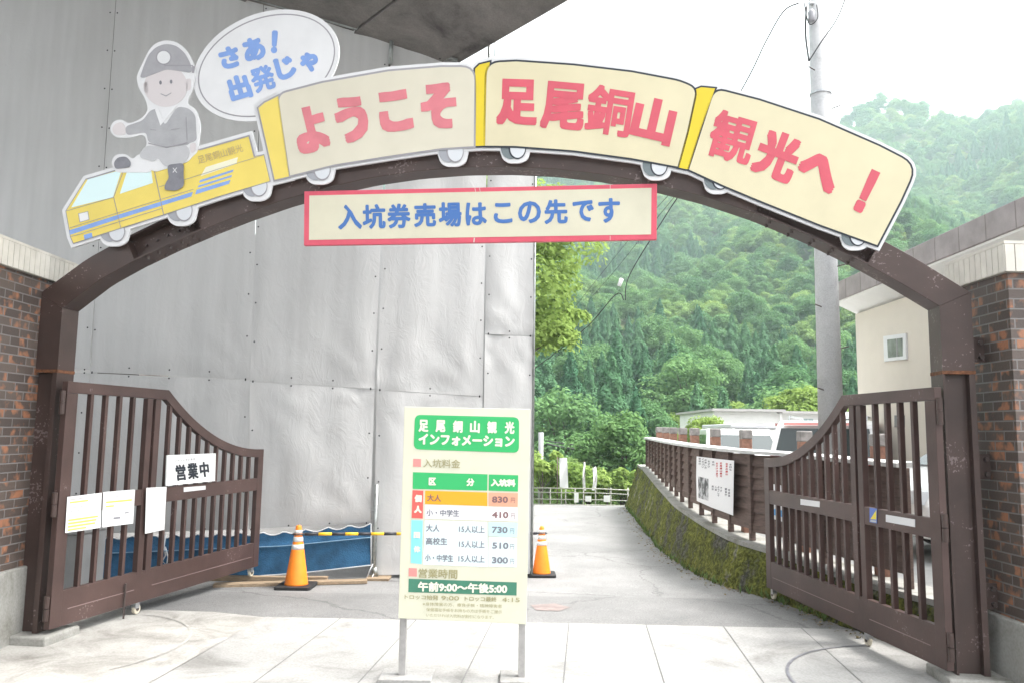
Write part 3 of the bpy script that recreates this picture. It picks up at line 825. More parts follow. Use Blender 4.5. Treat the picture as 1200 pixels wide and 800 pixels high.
SPL, SPR = (2.05, 4.0), (15.9, 18.2)
for i0, i1 in ((0, SPL[0]), (SPL[1], SPR[0]), (SPR[1], 20)):
    mb = MB(); band(mb, *sub(i0, i1), 0.0, -DEP); mb.build('arch_beam', ARCH, arch, bevel=0.004)
for i0, i1 in (SPL, SPR):                              # open bolted joints: flanges and a set-back web
    mb = MB(); band(mb, *sub(i0, i1, 0.0, 0.07), 0.0, -DEP); mb.build('joint_flange', ARCH, arch)
    mb = MB(); band(mb, *sub(i0, i1, 0.93, 1.0), 0.0, -DEP); mb.build('joint_flange', ARCH, arch)
    mb = MB(); band(mb, *sub(i0, i1, 0.072, 0.928), -0.09, -0.11); mb.build('joint_web', ARCH, arch)
    mb = MB(); band(mb, *sub(i0 + 0.25, i1 - 0.25, 0.2, 0.8), -0.08, -0.088); mb.build('splice_plate', ARCH, arch)
    for k in range(5):
        for hh in (0.5,):
            L_, H_ = sub(i0 + 0.35 + (i1 - i0 - 0.7) * k / 4, i0 + 0.36 + (i1 - i0 - 0.7) * k / 4)
            a, z = L_[0] * (1 - hh) + H_[0] * hh
            p = GP.p(a, z, -0.079); mb = MB(); mb.tube([p, p + GP.n * 0.02], 0.010, 6); mb.build('bolt', BOLT, arch)
        L_, H_ = sub(i0 + 0.3 + (i1 - i0 - 0.6) * k / 4, i0 + 0.31 + (i1 - i0 - 0.6) * k / 4)
        for ff in (-0.05, -0.15):
            p = GP.p(L_[0][0], L_[0][1] - 0.02, ff); mb = MB(); mb.tube([p, p + np.array([0, 0, 0.04])], 0.011, 6); mb.build('bolt', BOLT, arch)
AXG = [GP.u, GP.n, np.array([0, 0, 1.0])]
for a0, a1, zt, zm in ((aL - PWD, aL, low[0][1], ga(60, 436)[1]), (aR, aR + PWD, low[-1][1], ga(1128, 438)[1])):
    ac = (a0 + a1) / 2; zk = zt + 0.02
    mb = MB(); mb.box(GP.p(ac, (zt + zm) / 2, -DEP / 2), (PWD, DEP, zt - zm), AXG)
    # knee block between post and beam
    kz = up_[0][1] if a0 < 1 else up_[-1][1]
    if a0 < 1: poly = [(a0, zt), (a1, zt), (a0, kz)]
    else: poly = [(a0, zt), (a1, zt), (a1, kz)]
    q = [GP.p(a, z, -0.0005) for a, z in poly]; mb.prism(q, -GP.n * (DEP - 0.001))
    mb.build('post_head', ARCH, arch)
    mb = MB(); mb.box(GP.p(ac, zm + 0.012, -DEP / 2), (PWD + 0.006, DEP + 0.006, 0.024), AXG); mb.build('rusty_collar', RUST, arch)
    # H-section: two side flanges and a set-back web
    z0 = 0.02
    mb = MB()
    mb.box(GP.p(a0 + 0.008, (z0 + zm) / 2, -DEP / 2), (0.016, DEP, zm - z0), AXG)
    mb.box(GP.p(a1 - 0.020, (z0 + zm) / 2, -DEP / 2), (0.040, DEP, zm - z0), AXG)
    mb.box(GP.p(ac - 0.012, (z0 + zm) / 2, -0.060), (PWD - 0.058, 0.02, zm - z0), AXG)
    mb.build('post', ARCH, arch, bevel=0.002)
    mb = MB(); mb.box(GP.p(ac + 0.03, 0.03, -DEP / 2), (0.44, 0.40, 0.075), AXG); mb.build('post_footing', CONC, arch, bevel=0.015)
    sg = -1 if a0 < 1 else 1
    for zz in ((2.30, 1.42, 0.52) if a0 < 1 else (2.22, 1.42, 0.56)):                       # brackets bolted to the brickwork
        mb = MB(); mb.box(GP.p((a0 if sg < 0 else a1) + sg * 0.06, zz, -DEP * 0.55), (0.12, 0.012, 0.17), AXG)
        mb.build('wall_bracket', ARCH, arch)
        for dz in (-0.05, 0.05):
            p = GP.p((a0 if sg < 0 else a1) + sg * 0.085, zz + dz, -DEP * 0.55 + 0.006); mb = MB(); mb.tube([p, p + GP.n * 0.025], 0.016, 6); mb.build('bolt', BOLT, arch)

# ------------------------------------------------------------------ train-shaped sign boards on the arch
SP = Plane(GP.p(0, 0, 0.06), GP.u)
def wheel_set(mb, cx, cy, r=13, rot=0, tyre=3, hub=4, line_=5):
    pass
def wheels(t, spots, tyre_m, hub_m, ink_m):
    for cx, cy in spots:
        mb = MB(); plate(mb, SP, ellipse(cx - 3.5, cy, 11.5, 12.5), 0.0035)
        w = mb.build('wheel', tyre_m, t)
        mb = MB(); plate(mb, SP, ellipse(cx + 4.2, cy + 0.5, 10.2, 12.2), 0.0046); mb.build('hub_line', ink_m, w)
        mb = MB(); plate(mb, SP, ellipse(cx + 4.6, cy, 8.8, 11.2), 0.0060); mb.build('hub', hub_m, w)

def carriage(label, end_face, body, rads, wh, chars, ym, cm, lm, im, tm, white_extra=()):
    t = thing('carriage_sign', SP.at(*np.mean(np.array(body), 0)), label, 'sign board')
    hull_ = grow(rounded(body, rads), 5.5)
    mb = MB(); plate(mb, SP, hull_, 0.0, 0.02)
    ends = grow(end_face, 5.5)
    plate(mb, SP, ends, -0.0012, 0.018)
    for cx, cy in wh: plate(mb, SP, rounded([(cx - 20, cy - 8), (cx + 22, cy - 8), (cx + 17, cy + 13), (cx + 8, cy + 17.5), (cx - 6, cy + 17.5), (cx - 13, cy + 13)], 5), -0.0024, 0.016)
    mb.build('board', WHITE, t)
    wheels(t, wh, tm, HUB, im)
    mb = MB(); plate(mb, SP, grow(end_face, 2.0), 0.0072, 0.001); plate(mb, SP, grow(rounded(body, rads), 2.3), 0.0084, 0.001)
    mb.build('outline', im, t)
    mb = MB(); plate(mb, SP, end_face, 0.0084, 0.001); mb.build('end_panel', ym, t)
    mb = MB(); plate(mb, SP, rounded(body, rads), 0.0098, 0.001); mb.build('face_panel', cm, t)
    for ch, cx, cy, w, h, rot, bd in chars:
        mb = MB(); letters(mb, SP, ch, cx, cy, w, h, rot, bd * 0.92, 0.0114, square=True); mb.build('lettering', lm, t)
    return t

carriage('leftmost cream carriage sign board reading ようこそ in faded pink letters',
    [(303, 127), (310, 121), (326, 113), (331, 150), (339, 207), (322, 211)],
    [(326, 111), (378, 97.5), (455, 84), (517, 79), (556, 79), (555.5, 125), (555, 171.5), (517, 174), (455, 183), (392, 193), (340, 206), (333, 160)],
    [10, 0, 0, 0, 16, 0, 0, 0, 0, 0, 0, 0], [(373, 199), (529, 178)],
    [('よ', 364, 152, 39, 54, -13, 3.4), ('う', 412, 140, 38, 54, -11, 3.4), ('こ', 463, 130.5, 39, 48, -8, 3.6), ('そ', 514, 124.5, 42, 54, -4, 3.4)],
    YEL_B, CRM_B, RED_B, INK_B, TYRE_B)
carriage('middle cream carriage sign board reading 足尾銅山 in red letters',
    [(556.8, 81), (562, 76), (574, 73), (571, 120), (568.5, 171), (556.5, 171.5)],
    [(570.5, 74), (605, 72.4), (672, 77), (740, 85), (796, 95.5), (816, 104), (805, 155), (794, 195.5), (740, 185.5), (672.5, 176.5), (605, 171.4), (568.5, 171)],
    [16, 0, 0, 0, 8, 18, 0, 0, 0, 0, 0, 0], [(602, 174), (768, 194)],
    [('足', 606, 120, 48, 54, 2, 2.7), ('尾', 660, 124.5, 51, 56, 5, 2.3), ('銅', 714, 130, 54, 57, 9, 1.7), ('山', 766, 141.5, 50, 52, 13, 3.2)],
    YEL, CRM, RED, INK, TYRE)
carriage('rightmost cream carriage sign board reading 観光へ！ in red letters',
    [(815.5, 105), (822, 102.5), (838, 104), (822, 150), (806.7, 199), (794.8, 196.5)],
    [(838, 104.5), (890, 118), (960, 141), (1030, 171.5), (1074, 194), (1055, 236), (1028, 287.5), (960, 263), (890, 235), (848, 217.5), (807.5, 199)],
    [12, 0, 0, 0, 20, 0, 0, 0, 0, 0, 0], [(840, 210), (1001, 276)],
    [('観', 858.5, 161.5, 53, 57, 16, 1.7), ('光', 911, 182.5, 50, 56, 21, 2.9), ('へ', 960, 201, 50, 38, 27, 3.4), ('！', 1015.5, 224.5, 12, 53, 25, 3.2)],
    YEL, CRM, RED, INK, TYRE)

# locomotive board
lx = lambda x, y: (60 + x / 4.444, 140 + y / 4.444)
LP = lambda *a: [lx(*p) for p in a]
loco = thing('locomotive_sign', SP.at(200, 220), 'yellow mine locomotive sign board with blue stripes at the left end of the arch', 'sign board')
body = LP((78, 478), (182, 313), (372, 258), (524, 208), (534, 236), (770, 160), (1030, 86), (1058, 196), (1106, 186), (1138, 322), (860, 405), (585, 496), (362, 566), (116, 645), (102, 612))
mb = MB(); plate(mb, SP, grow(body, 4.6), 0.0, 0.02)
lw = [(132, 271), (211, 247), (299, 218)]
for cx, cy in lw: plate(mb, SP, rounded([(cx - 20, cy - 8), (cx + 22, cy - 8), (cx + 17, cy + 13), (cx + 8, cy + 18), (cx - 6, cy + 18), (cx - 13, cy + 13)], 5), -0.0015, 0.017)
mb.build('board', WHITE, loco)
wheels(loco, lw, TYRE_B, HUB, INK_B)
mb = MB(); plate(mb, SP, grow(body, 0.9), 0.0074, 0.001); mb.build('outline', INK_B, loco)
mb = MB(); plate(mb, SP, body, 0.0088, 0.001); mb.build('body_panel', YEL_B, loco)
mb = MB(); plate(mb, SP, LP((104, 460), (190, 314), (367, 263), (322, 406)), 0.0100, 0.001); plate(mb, SP, LP((402, 250), (514, 222), (529, 332), (357, 389)), 0.0100, 0.001)
mb.build('window_panel', GLASSV, loco)
mb = MB(); plate(mb, SP, LP((140, 491), (192, 479), (199, 523), (148, 538)), 0.0100, 0.001); mb.build('headlight_line', INK_B, loco)
mb = MB(); plate(mb, SP, LP((144, 493), (189, 482.5), (195, 521), (151, 534)), 0.0112, 0.001); mb.build('headlight', WHITE, loco)
mb = MB()
plate(mb, SP, LP((95, 578), (350, 497), (738, 378), (730, 402), (355, 518), (99, 602)), 0.0100, 0.001)
plate(mb, SP, LP((169, 603), (211, 591), (215, 614), (174, 627)), 0.0100, 0.001)
for q4 in (((775, 318), (950, 262), (945, 274), (770, 331)), ((768, 345), (942, 290), (938, 301), (763, 357)), ((757, 368), (934, 316), (926, 336), (750, 392))): plate(mb, SP, LP(*q4), 0.0100, 0.001)
mb.build('stripe', BLU_B, loco)
mb = MB(); plate(mb, SP, LP((805, 250), (972, 198), (965, 232), (778, 298)), 0.0100, 0.001); mb.build('pale_stripe', mat('pale_yellow_vinyl', (0.74, 0.72, 0.55), 0.45), loco)
mb = MB()
for pts, w in (([(524, 208), (585, 496)], 0.9), ([(380, 258), (325, 406), (362, 566)], 0.7), ([(78, 478), (325, 406)], 0.6), ([(562, 352), (690, 316)], 0.5), ([(690, 316), (1106, 186)], 0.5), ([(95, 566), (740, 365)], 0.5), ([(102, 612), (580, 463)], 0.6), ([(182, 313), (524, 208)], 1.4), ([(770, 160), (1030, 86)], 1.6), ([(1030, 86), (1058, 196)], 1.6)):
    stroke(mb, SP, LP(*pts), w, 0.0118)
mb.build('panel_lines', INK_B, loco)
mb = MB(); line(mb, SP, '足尾銅山観光', lx(763, 214), lx(996, 148), 9.5, 0.0, 0.0120); mb.build('lettering', mat('faded_brown_vinyl', (0.46, 0.36, 0.18), 0.5), loco)

# cut-out board of a helmeted worker: plain generic shapes, no drawn face
mx_ = lambda x, y: (120 + x / 4.0, 30 + y / 4.0)
MP = lambda *a: [mx_(*p) for p in a]
wk = thing('worker_cutout', SP.at(195, 130), 'grey cut-out board of a helmeted worker seated on the locomotive sign', 'sign board')
OW = 0.014
mb = MB()
plate(mb, SP, rounded(MP((158, 244), (182, 190), (214, 122), (244, 86), (294, 68), (350, 78), (392, 112), (418, 156), (436, 200), (424, 300), (392, 366), (440, 392), (462, 470), (452, 540), (444, 596), (424, 612), (400, 640), (240, 690), (168, 612), (212, 560), (196, 508), (130, 528), (60, 526), (32, 490), (48, 452), (86, 438), (120, 462), (180, 440), (216, 400), (200, 340), (172, 300)), 6), OW, 0.012)
plate(mb, SP, rounded(MP((40, 640), (60, 606), (110, 602), (142, 630), (170, 600), (240, 640), (230, 690), (60, 690)), 6), OW - 0.0013, 0.010)
mb.build('board', WHITE, wk)
HELM = mat('grey_print', (0.34, 0.335, 0.355), 0.5, noise=0.08, nscale=10); SUIT = mat('light_grey_print', (0.37, 0.37, 0.385), 0.5, noise=0.1, nscale=8)
SKIN = mat('pale_print', (0.60, 0.555, 0.56), 0.5); BOOT = mat('dark_grey_print', (0.20, 0.20, 0.225), 0.5, noise=0.15, nscale=12); LGT = mat('pale_grey_print', (0.46, 0.46, 0.475), 0.5, noise=0.06, nscale=8)
def wp(name, m, o_, *polys):
    mb = MB()
    for p in polys: plate(mb, SP, p, OW + o_, 0.001)
    return mb.build(name, m, wk)
wp('head_panel', SKIN, 0.0014, [(x, y) for x, y in ellipse(*mx_(297, 286), 25.5, 24, 0)], rounded(MP((190, 272), (210, 262), (214, 322), (196, 312)), 3), rounded(MP((392, 250), (416, 250), (414, 300), (394, 310)), 3))
wp('face_print', BOOT, 0.0028, ellipse(*mx_(272, 268), 1.5, 2.4, 0, 12), ellipse(*mx_(322, 264), 1.5, 2.4, 0, 12))
wp('face_print', HELM, 0.0028, rounded(MP((272, 318), (298, 328), (324, 314), (322, 319), (298, 334), (273, 323)), 1))
wp('helmet_panel', HELM, 0.0030, rounded(MP((176, 244), (194, 190), (216, 138), (250, 102), (296, 86), (344, 94), (384, 126), (408, 168), (424, 212), (410, 222), (300, 206), (196, 246)), 5))
wp('helmet_line', INK_B, 0.0042, [mx_(290, 186), mx_(424, 186), mx_(424, 190), mx_(290, 191)], MP((420, 190), (436, 192), (428, 224), (420, 222)))
wp('lamp_ring', INK_B, 0.0042, ellipse(*mx_(287, 150), 9.2, 8.8)); wp('lamp_panel', WHITE, 0.0054, ellipse(*mx_(287, 150), 7.6, 7.4))
wp('jacket_panel', SUIT, 0.0030, rounded(MP((222, 400), (258, 388), (292, 470), (352, 380), (404, 388), (436, 420), (442, 540), (408, 552), (400, 560), (300, 572), (214, 548), (206, 500), (112, 516), (106, 474), (190, 446)), 5))
wp('collar_panel', WHITE, 0.0044, MP((246, 394), (262, 388), (284, 440), (332, 376), (350, 378), (272, 470)))
wp('jacket_lines', INK_B, 0.0056, MP((214, 550), (300, 570), (398, 548), (398, 552), (300, 575), (214, 554)), MP((222, 486), (252, 490), (252, 492), (222, 488)), MP((322, 488), (360, 482), (360, 484), (322, 490)), MP((390, 430), (393, 430), (398, 540), (395, 540)))
wp('hand_panel', SKIN, 0.0030, rounded(MP((108, 476), (92, 452), (60, 460), (44, 486), (56, 512), (84, 514), (110, 512)), 4), rounded(MP((408, 556), (440, 548), (436, 590), (416, 600)), 4))
wp('trousers_panel', LGT, 0.0042, rounded(MP((214, 562), (300, 576), (402, 562), (410, 610), (380, 652), (290, 664), (262, 620), (240, 640), (172, 618), (186, 580)), 7))
wp('boot_panel', BOOT, 0.0054, rounded(MP((302, 654), (382, 644), (380, 700), (384, 752), (350, 776), (288, 772), (296, 738), (312, 716)), 5))
wp('boot_panel', BOOT, 0.0054, rounded(MP((52, 644), (72, 618), (112, 614), (134, 642), (130, 664), (60, 674)), 5))
wp('laces_panel', WHITE, 0.0066, MP((332, 668), (350, 690), (347, 691), (329, 669)), MP((350, 668), (332, 690), (329, 689), (347, 667)))

# speech balloon board
bal = thing('speech_balloon_sign', SP.at(312, 77), 'white oval speech balloon board reading さあ！出発じゃ in blue', 'sign board')
mb = MB(); plate(mb, SP, ellipse(312, 77, 89, 61, -22, 60), -0.004, 0.016); mb.build('board', WHITE, bal)
mb = MB(); plate(mb, SP, ellipse(312.3, 77, 83.8, 56, -22, 60), -0.0026, 0.001); mb.build('outline', INK_B, bal)
mb = MB(); plate(mb, SP, ellipse(312.3, 77, 82.2, 54.4, -22, 60), -0.0012, 0.001); mb.build('face_panel', WHITE, bal)
bx_ = lambda x, y: (200 + x / 5.0, y / 5.0)
mb = MB()
for ch, x, y, w, h, rot in (('さ', 345, 338, 24, 26, -16), ('あ', 488, 290, 26, 28, -15), ('！', 608, 247, 7.5, 27, 3), ('出', 402, 515, 27, 30, -17), ('発', 540, 462, 28, 30, -17), ('じ', 672, 398, 24, 27, -17), ('ゃ', 812, 365, 22, 24, -17)):
    letters(mb, SP, ch, *bx_(x, y), w, h, rot, 1.9 if ch not in '発' else 1.25, 0.0005)
mb.build('lettering', BLU_B, bal)

# hanging notice under the arch
HP = Plane(GP.p(0, 0, 0.012), GP.u)
hs = thing('hanging_sign', HP.at(563, 252), 'long cream sign with red border hanging under the arch, blue letters', 'sign board')
mb = MB(); plate(mb, HP, [(356.5, 224.5), (770, 215.5), (769.5, 281), (356, 288)], 0.0, 0.035); mb.build('board', mat('red_sign_frame', (0.62, 0.085, 0.13), 0.4, noise=0.08, nscale=6), hs, bevel=0.003)
mb = MB(); plate(mb, HP, [(362.5, 229.5), (763.5, 220.5), (763, 275), (362, 281.5)], 0.002, 0.001); mb.build('face_panel', mat('pale_cream_vinyl', (0.60, 0.57, 0.44), 0.4, noise=0.05, nscale=4), hs)
mb = MB()
tx = [('入', 410, 254.6, 28, 29), ('坑', 438.3, 254, 27, 29), ('券', 467.5, 253.4, 27.5, 29), ('売', 498, 252.4, 26, 28), ('場', 527.5, 251.6, 27, 29), ('は', 558, 251, 25, 27), ('こ', 589.5, 250, 22, 24), ('の', 620.5, 249, 27, 26), ('先', 651.5, 248.4, 27.5, 29), ('で', 683.5, 247.5, 25, 25), ('す', 714, 247, 25.5, 29)]
for ch, cx, cy, w, h in tx: letters(mb, HP, ch, cx, cy, w, h, -1.2, 1.05, 0.0036, n=12)
mb.build('lettering', BLU, hs)
mb = MB(); stroke(mb, HP, [(556.5, 220.6), (557.5, 226.2)], 0.6, 0.0040); stroke(mb, HP, [(556, 279), (555.2, 284.4)], 1.3, 0.0040); stroke(mb, HP, [(562, 220.4), (562.8, 225.6)], 0.5, 0.0040); stroke(mb, HP, [(715, 217.2), (715.2, 221.5)], 0.5, 0.0040); stroke(mb, HP, [(715, 276.4), (715, 281.8)], 0.5, 0.0040)
mb.build('chipped_border', mat('chip_pale', (0.62, 0.55, 0.50), 0.6), hs)
for p in ((372, 227), (755, 219)):
    q = HP.at(*p, -0.02); mb = MB(); mb.box(q + np.array([0, 0, 0.03]), (0.04, 0.02, 0.10), AXG); mb.build('hanger', ARCH, hs)

# ------------------------------------------------------------------ swing gates
HT, HM0, HM1, HB, HF = 1.953, 1.070, 0.936, 0.102, 1.386
LK = 1.24
def top_z(s, LG):
    if s <= LK: return HT
    t = (s - LK) / (LG - LK)
    return HF + (HT - HF) * (1 - t) ** 2.25
def gate(hx, hy, ang, LG, label):
    P = Plane((hx, hy, 0), (math.sin(ang), math.cos(ang)))
    ax = [P.u, P.n, np.array([0, 0, 1.0])]
    t = thing('swing_gate', (hx, hy, 0), label, 'gate', 'brown swing gates of the gateway')
    def bar(name, s0, s1, z0, z1, th=0.05, m=GATE, off_=0.0, bev=0.003):
        mb = MB(); mb.box(P.p((s0 + s1) / 2, (z0 + z1) / 2, off_), (s1 - s0, th, z1 - z0), ax)
        return mb.build(name, m, t, bevel=bev)
    S1, S2 = 0.955, 1.035
    bar('hinge_stile', 0.0, 0.115, HB, HT - 0.09)
    bar('middle_stile', S1, S1 + 0.072, HB + 0.24, HT - 0.09)
    bar('middle_stile', S2 + 0.03, S2 + 0.105, HB + 0.24, HT - 0.09)
    bar('end_stile', LG - 0.11, LG, HB, HF - 0.085)
    bar('bottom_rail', 0.115, LG - 0.11, HB, HB + 0.265, 0.046)
    bar('bottom_rail_trim', 0.17, S1 - 0.02, HB + 0.115, HB + 0.122, 0.052, mat('trim_line', (0.20, 0.14, 0.135), 0.5))
    bar('bottom_rail_trim', S2 + 0.13, LG - 0.15, HB + 0.115, HB + 0.122, 0.052, mat('trim_line', (0.20, 0.14, 0.135), 0.5))
    bar('middle_rail', 0.115, S1, HM1, HM0, 0.046)
    bar('middle_rail', S2 + 0.105, LG - 0.11, HM1, HM0, 0.046)
    bar('gap_shade_strip', S1 + 0.072, S2 + 0.03, HB + 0.30, HT - 0.12, 0.012, mat('gate_gap_dark', (0.02, 0.012, 0.012), 0.7), -0.012)  # near-black strip paints in the shade of the gap between the stiles
    # curved top rail
    ss = np.concatenate([[0.0, LK], LK + (LG - LK) * np.linspace(0.03, 1, 26)])
    hi = [(s, top_z(s, LG)) for s in ss]
    lo = []
    for i, (s, z) in enumerate(hi):
        a = hi[max(i - 1, 0)]; b = hi[min(i + 1, len(hi) - 1)]
        d = np.array([b[0] - a[0], b[1] - a[1]]); d /= np.linalg.norm(d)
        lo.append((s + d[1] * 0.088, z - d[0] * 0.088))
    lo[0] = (0, HT - 0.088); lo[1] = (LK - 0.035, HT - 0.088); lo[-1] = (LG, HF - 0.086)
    n_ = len(hi); mb = MB()
    vs_ = [P.p(a, z, 0.026) for a, z in lo] + [P.p(a, z, 0.026) for a, z in hi] + [P.p(a, z, -0.026) for a, z in lo] + [P.p(a, z, -0.026) for a, z in hi]
    fs = []
    for i in range(n_ - 1):
        fs += [(i, i + 1, n_ + i + 1, n_ + i), (2 * n_ + i, 3 * n_ + i, 3 * n_ + i + 1, 2 * n_ + i + 1), (i, 2 * n_ + i, 2 * n_ + i + 1, i + 1), (n_ + i, n_ + i + 1, 3 * n_ + i + 1, 3 * n_ + i)]
    fs += [(0, n_, 3 * n_, 2 * n_), (n_ - 1, 3 * n_ - 1, 4 * n_ - 1, 2 * n_ - 1)]
    mb.add(vs_, fs); mb.build('top_rail', GATE, t, bevel=0.003)
    bw = 0.034
    def zt_in(s): return np.interp(s, [a for a, _ in lo], [z for _, z in lo]) + 0.01
    for k in range(4):
        s = 0.115 + (S1 - 0.115) * (k + 1) / 5
        bar('bar', s - bw / 2, s + bw / 2, HB + 0.26, HM1 + 0.005, 0.04, GATE, -0.002)
        bar('bar', s - bw / 2, s + bw / 2, HM0 - 0.005, zt_in(s), 0.04, GATE, -0.002)
    n2 = 10
    a0, a1 = S2 + 0.105, LG - 0.11
    for k in range(n2):
        s = a0 + (a1 - a0) * (k + 1) / (n2 + 1)
        bar('bar', s - bw / 2, s + bw / 2, HB + 0.26, HM1 + 0.005, 0.04, GATE, -0.002)
        if zt_in(s) > HM0 + 0.03: bar('bar', s - bw / 2, s + bw / 2, HM0 - 0.005, zt_in(s), 0.04, GATE, -0.002)
    for z in (1.79, 1.02, 0.26):
        mb = MB(); p = P.p(-0.03, z, 0.012)
        mb.tube([p - np.array([0, 0, 0.09]), p - np.array([0, 0, 0.003])], 0.02, 10); mb.tube([p + np.array([0, 0, 0.003]), p + np.array([0, 0, 0.09])], 0.02, 10)
        mb.box(P.p(-0.005, z, 0.0), (0.05, 0.02, 0.15), ax)
        mb.build('hinge', ARCH, t, smooth=False)
    for s in (S1 + 0.04, LG - 0.12):
        mb = MB(); mb.box(P.p(s, HB - 0.02, 0), (0.05, 0.045, 0.05), ax); mb.build('caster_bracket', STEEL, t)
        mb = MB(); c = P.p(s + 0.012, 0.046, 0); zc = gz(c[0], c[1]); c[2] = 0.044 + 0.004
        mb.tube([c - P.n * 0.014, c + P.n * 0.014], 0.042, 18)
        w = mb.build('caster_wheel', NYLON, t, bevel=0.004)
        mb = MB(); mb.tube([c - P.n * 0.02, c + P.n * 0.02], 0.016, 10); mb.build('hub', BOLT, w)
    return P, t
PGL, gl = gate(-3.435, 6.135, 0.212, 3.0, 'left brown barred gate hung with white papers and a 営業中 sign')
PGR, gr = gate(2.889, 5.395, -0.094, 2.86, 'right brown barred gate standing open against the mossy wall')
gl['_w'] = tuple(gl['_w'])
mb = MB(); s_ = 0.62; mb.tube([PGL.p(0.80, 0.30, 0.04), PGL.p(0.80, 0.012, 0.04)], 0.008, 6); mb.build('drop_bolt', BOLT, gl)

# things hung on the gates
def card(name, pl, pts, label, cat, th=0.003, off_=0.034, m=PAPER, group=None):
    c = pl.at(*np.mean(np.array(pts), 0), off_)
    t = thing(name, c, label, cat, group)
    mb = MB(); plate(mb, pl, pts, off_, th); mb.build('panel', m, t)
    return t
HILITE = mat('yellow_marker', (0.80, 0.68, 0.10), 0.8); PRINT = mat('grey_print_ink', (0.22, 0.22, 0.24), 0.8)
op = card('open_sign', PGL, [(196, 532.8), (253, 530.5), (252, 563), (194.6, 568.6)], 'white framed sign reading 営業中 in black on the left gate', 'sign', 0.012, 0.044, mat('white_board', (0.76, 0.76, 0.75), 0.35))
mb = MB()
for ch, cx, cy, w, h in (('営', 212, 553, 12, 19), ('業', 226, 551.2, 12.5, 19), ('中', 239.5, 549.4, 11, 18)): letters(mb, PGL, ch, cx, cy, w, h, -6, 0.62, 0.046)
mb.build('lettering', INK, op)
mb = MB(); line(mb, PGL, 'いらっしゃいませ', (205, 539.2), (229, 537.2), 2.6, 0.06, 0.046); mb.build('small_lettering', PRINT, op)
def rows(t, pl, quad, ys_, ms, x0=0.08, x1=0.9):
    q = [np.array(p) for p in quad]
    def uv(u, v): return (q[0] * (1 - u) + q[1] * u) * (1 - v) + (q[3] * (1 - u) + q[2] * u) * v
    for m_, rr in ms:
        mb = MB()
        for (u0, u1, v, w) in rr: plate(mb, pl, [uv(u0, v - w), uv(u1, v - w), uv(u1, v + w), uv(u0, v + w)], 0.0355 if pl is PGL else 0.035, 0.0008)
        mb.build('marker_lines' if m_ is HILITE else 'print_lines', m_, t)
qa = [(79, 581.6), (119.3, 576.7), (117.7, 617.7), (76.4, 624)]
na = card('paper_notice', PGL, qa, 'left taped notice with many yellow highlighted lines on the left gate', 'notice', 0.002, 0.034, PAPER, 'papers taped to the left gate')
rows(na, PGL, qa, None, [(HILITE, [(0.08, 0.62, 0.17, 0.022), (0.07, 0.92, 0.66, 0.025), (0.07, 0.88, 0.75, 0.025), (0.07, 0.85, 0.84, 0.025), (0.07, 0.6, 0.93, 0.022)]), (PRINT, [(0.08, 0.6, 0.09, 0.008), (0.1, 0.9, 0.32, 0.007), (0.1, 0.86, 0.42, 0.007), (0.1, 0.92, 0.52, 0.007), (0.1, 0.5, 0.58, 0.007)])])
qb = [(121, 576), (158.3, 572.8), (156, 612.8), (119.6, 617.3)]
nb = card('paper_notice', PGL, qb, 'taped notice with two yellow highlighted lines, beside the gate middle', 'notice', 0.002, 0.034, PAPER, 'papers taped to the left gate')
rows(nb, PGL, qb, None, [(HILITE, [(0.1, 0.92, 0.30, 0.024), (0.1, 0.36, 0.42, 0.022)]), (PRINT, [(0.12, 0.5, 0.16, 0.008), (0.36, 0.58, 0.78, 0.03), (0.72, 0.84, 0.66, 0.02)])])
qc = [(171.6, 571), (195.3, 569.5), (192.7, 620), (170, 624.8)]
card('paper_notice', PGL, qc, 'blank white sheet of paper hanging over the gate middle', 'notice', 0.002, 0.05, PAPER, 'papers taped to the left gate')
card('name_plate', PGL, [(215.5, 570.5), (241, 568.4), (241, 573), (215.5, 575.8)], 'small white plate on the middle rail of the left gate', 'label', 0.003, 0.0265, WHITE, 'white plates on the gate rails')
card('name_plate', PGR, [(938, 584), (960.5, 587), (960.2, 593.7), (938, 590.7)], 'small white plate on the far half of the right gate rail', 'label', 0.003, 0.0265, WHITE, 'white plates on the gate rails')
card('name_plate', PGR, [(1038, 602.3), (1072, 608), (1072, 617), (1038, 610.8)], 'longer white plate on the near half of the right gate rail', 'label', 0.003, 0.0265, WHITE, 'white plates on the gate rails')
stk = card('security_sticker', PGR, [(1019, 594), (1027.5, 595.4), (1027.5, 612.6), (1019, 611)], 'blue and yellow security sticker on the right gate rail', 'sticker', 0.002, 0.0285, mat('sticker_blue', (0.09, 0.17, 0.50), 0.4))
mb = MB(); plate(mb, PGR, [(1026.8, 597), (1026.8, 608), (1020, 607.5)], 0.030, 0.0008); mb.build('sticker_mark', mat('sticker_yellow', (0.75, 0.62, 0.05), 0.4), stk)
mb = MB(); plate(mb, PGR, [(1020, 608.6), (1026.8, 609.3), (1026.8, 611.6), (1020, 610.6)], 0.030, 0.0008); mb.build('sticker_text', mat('sticker_grey', (0.45, 0.47, 0.5), 0.4), stk)

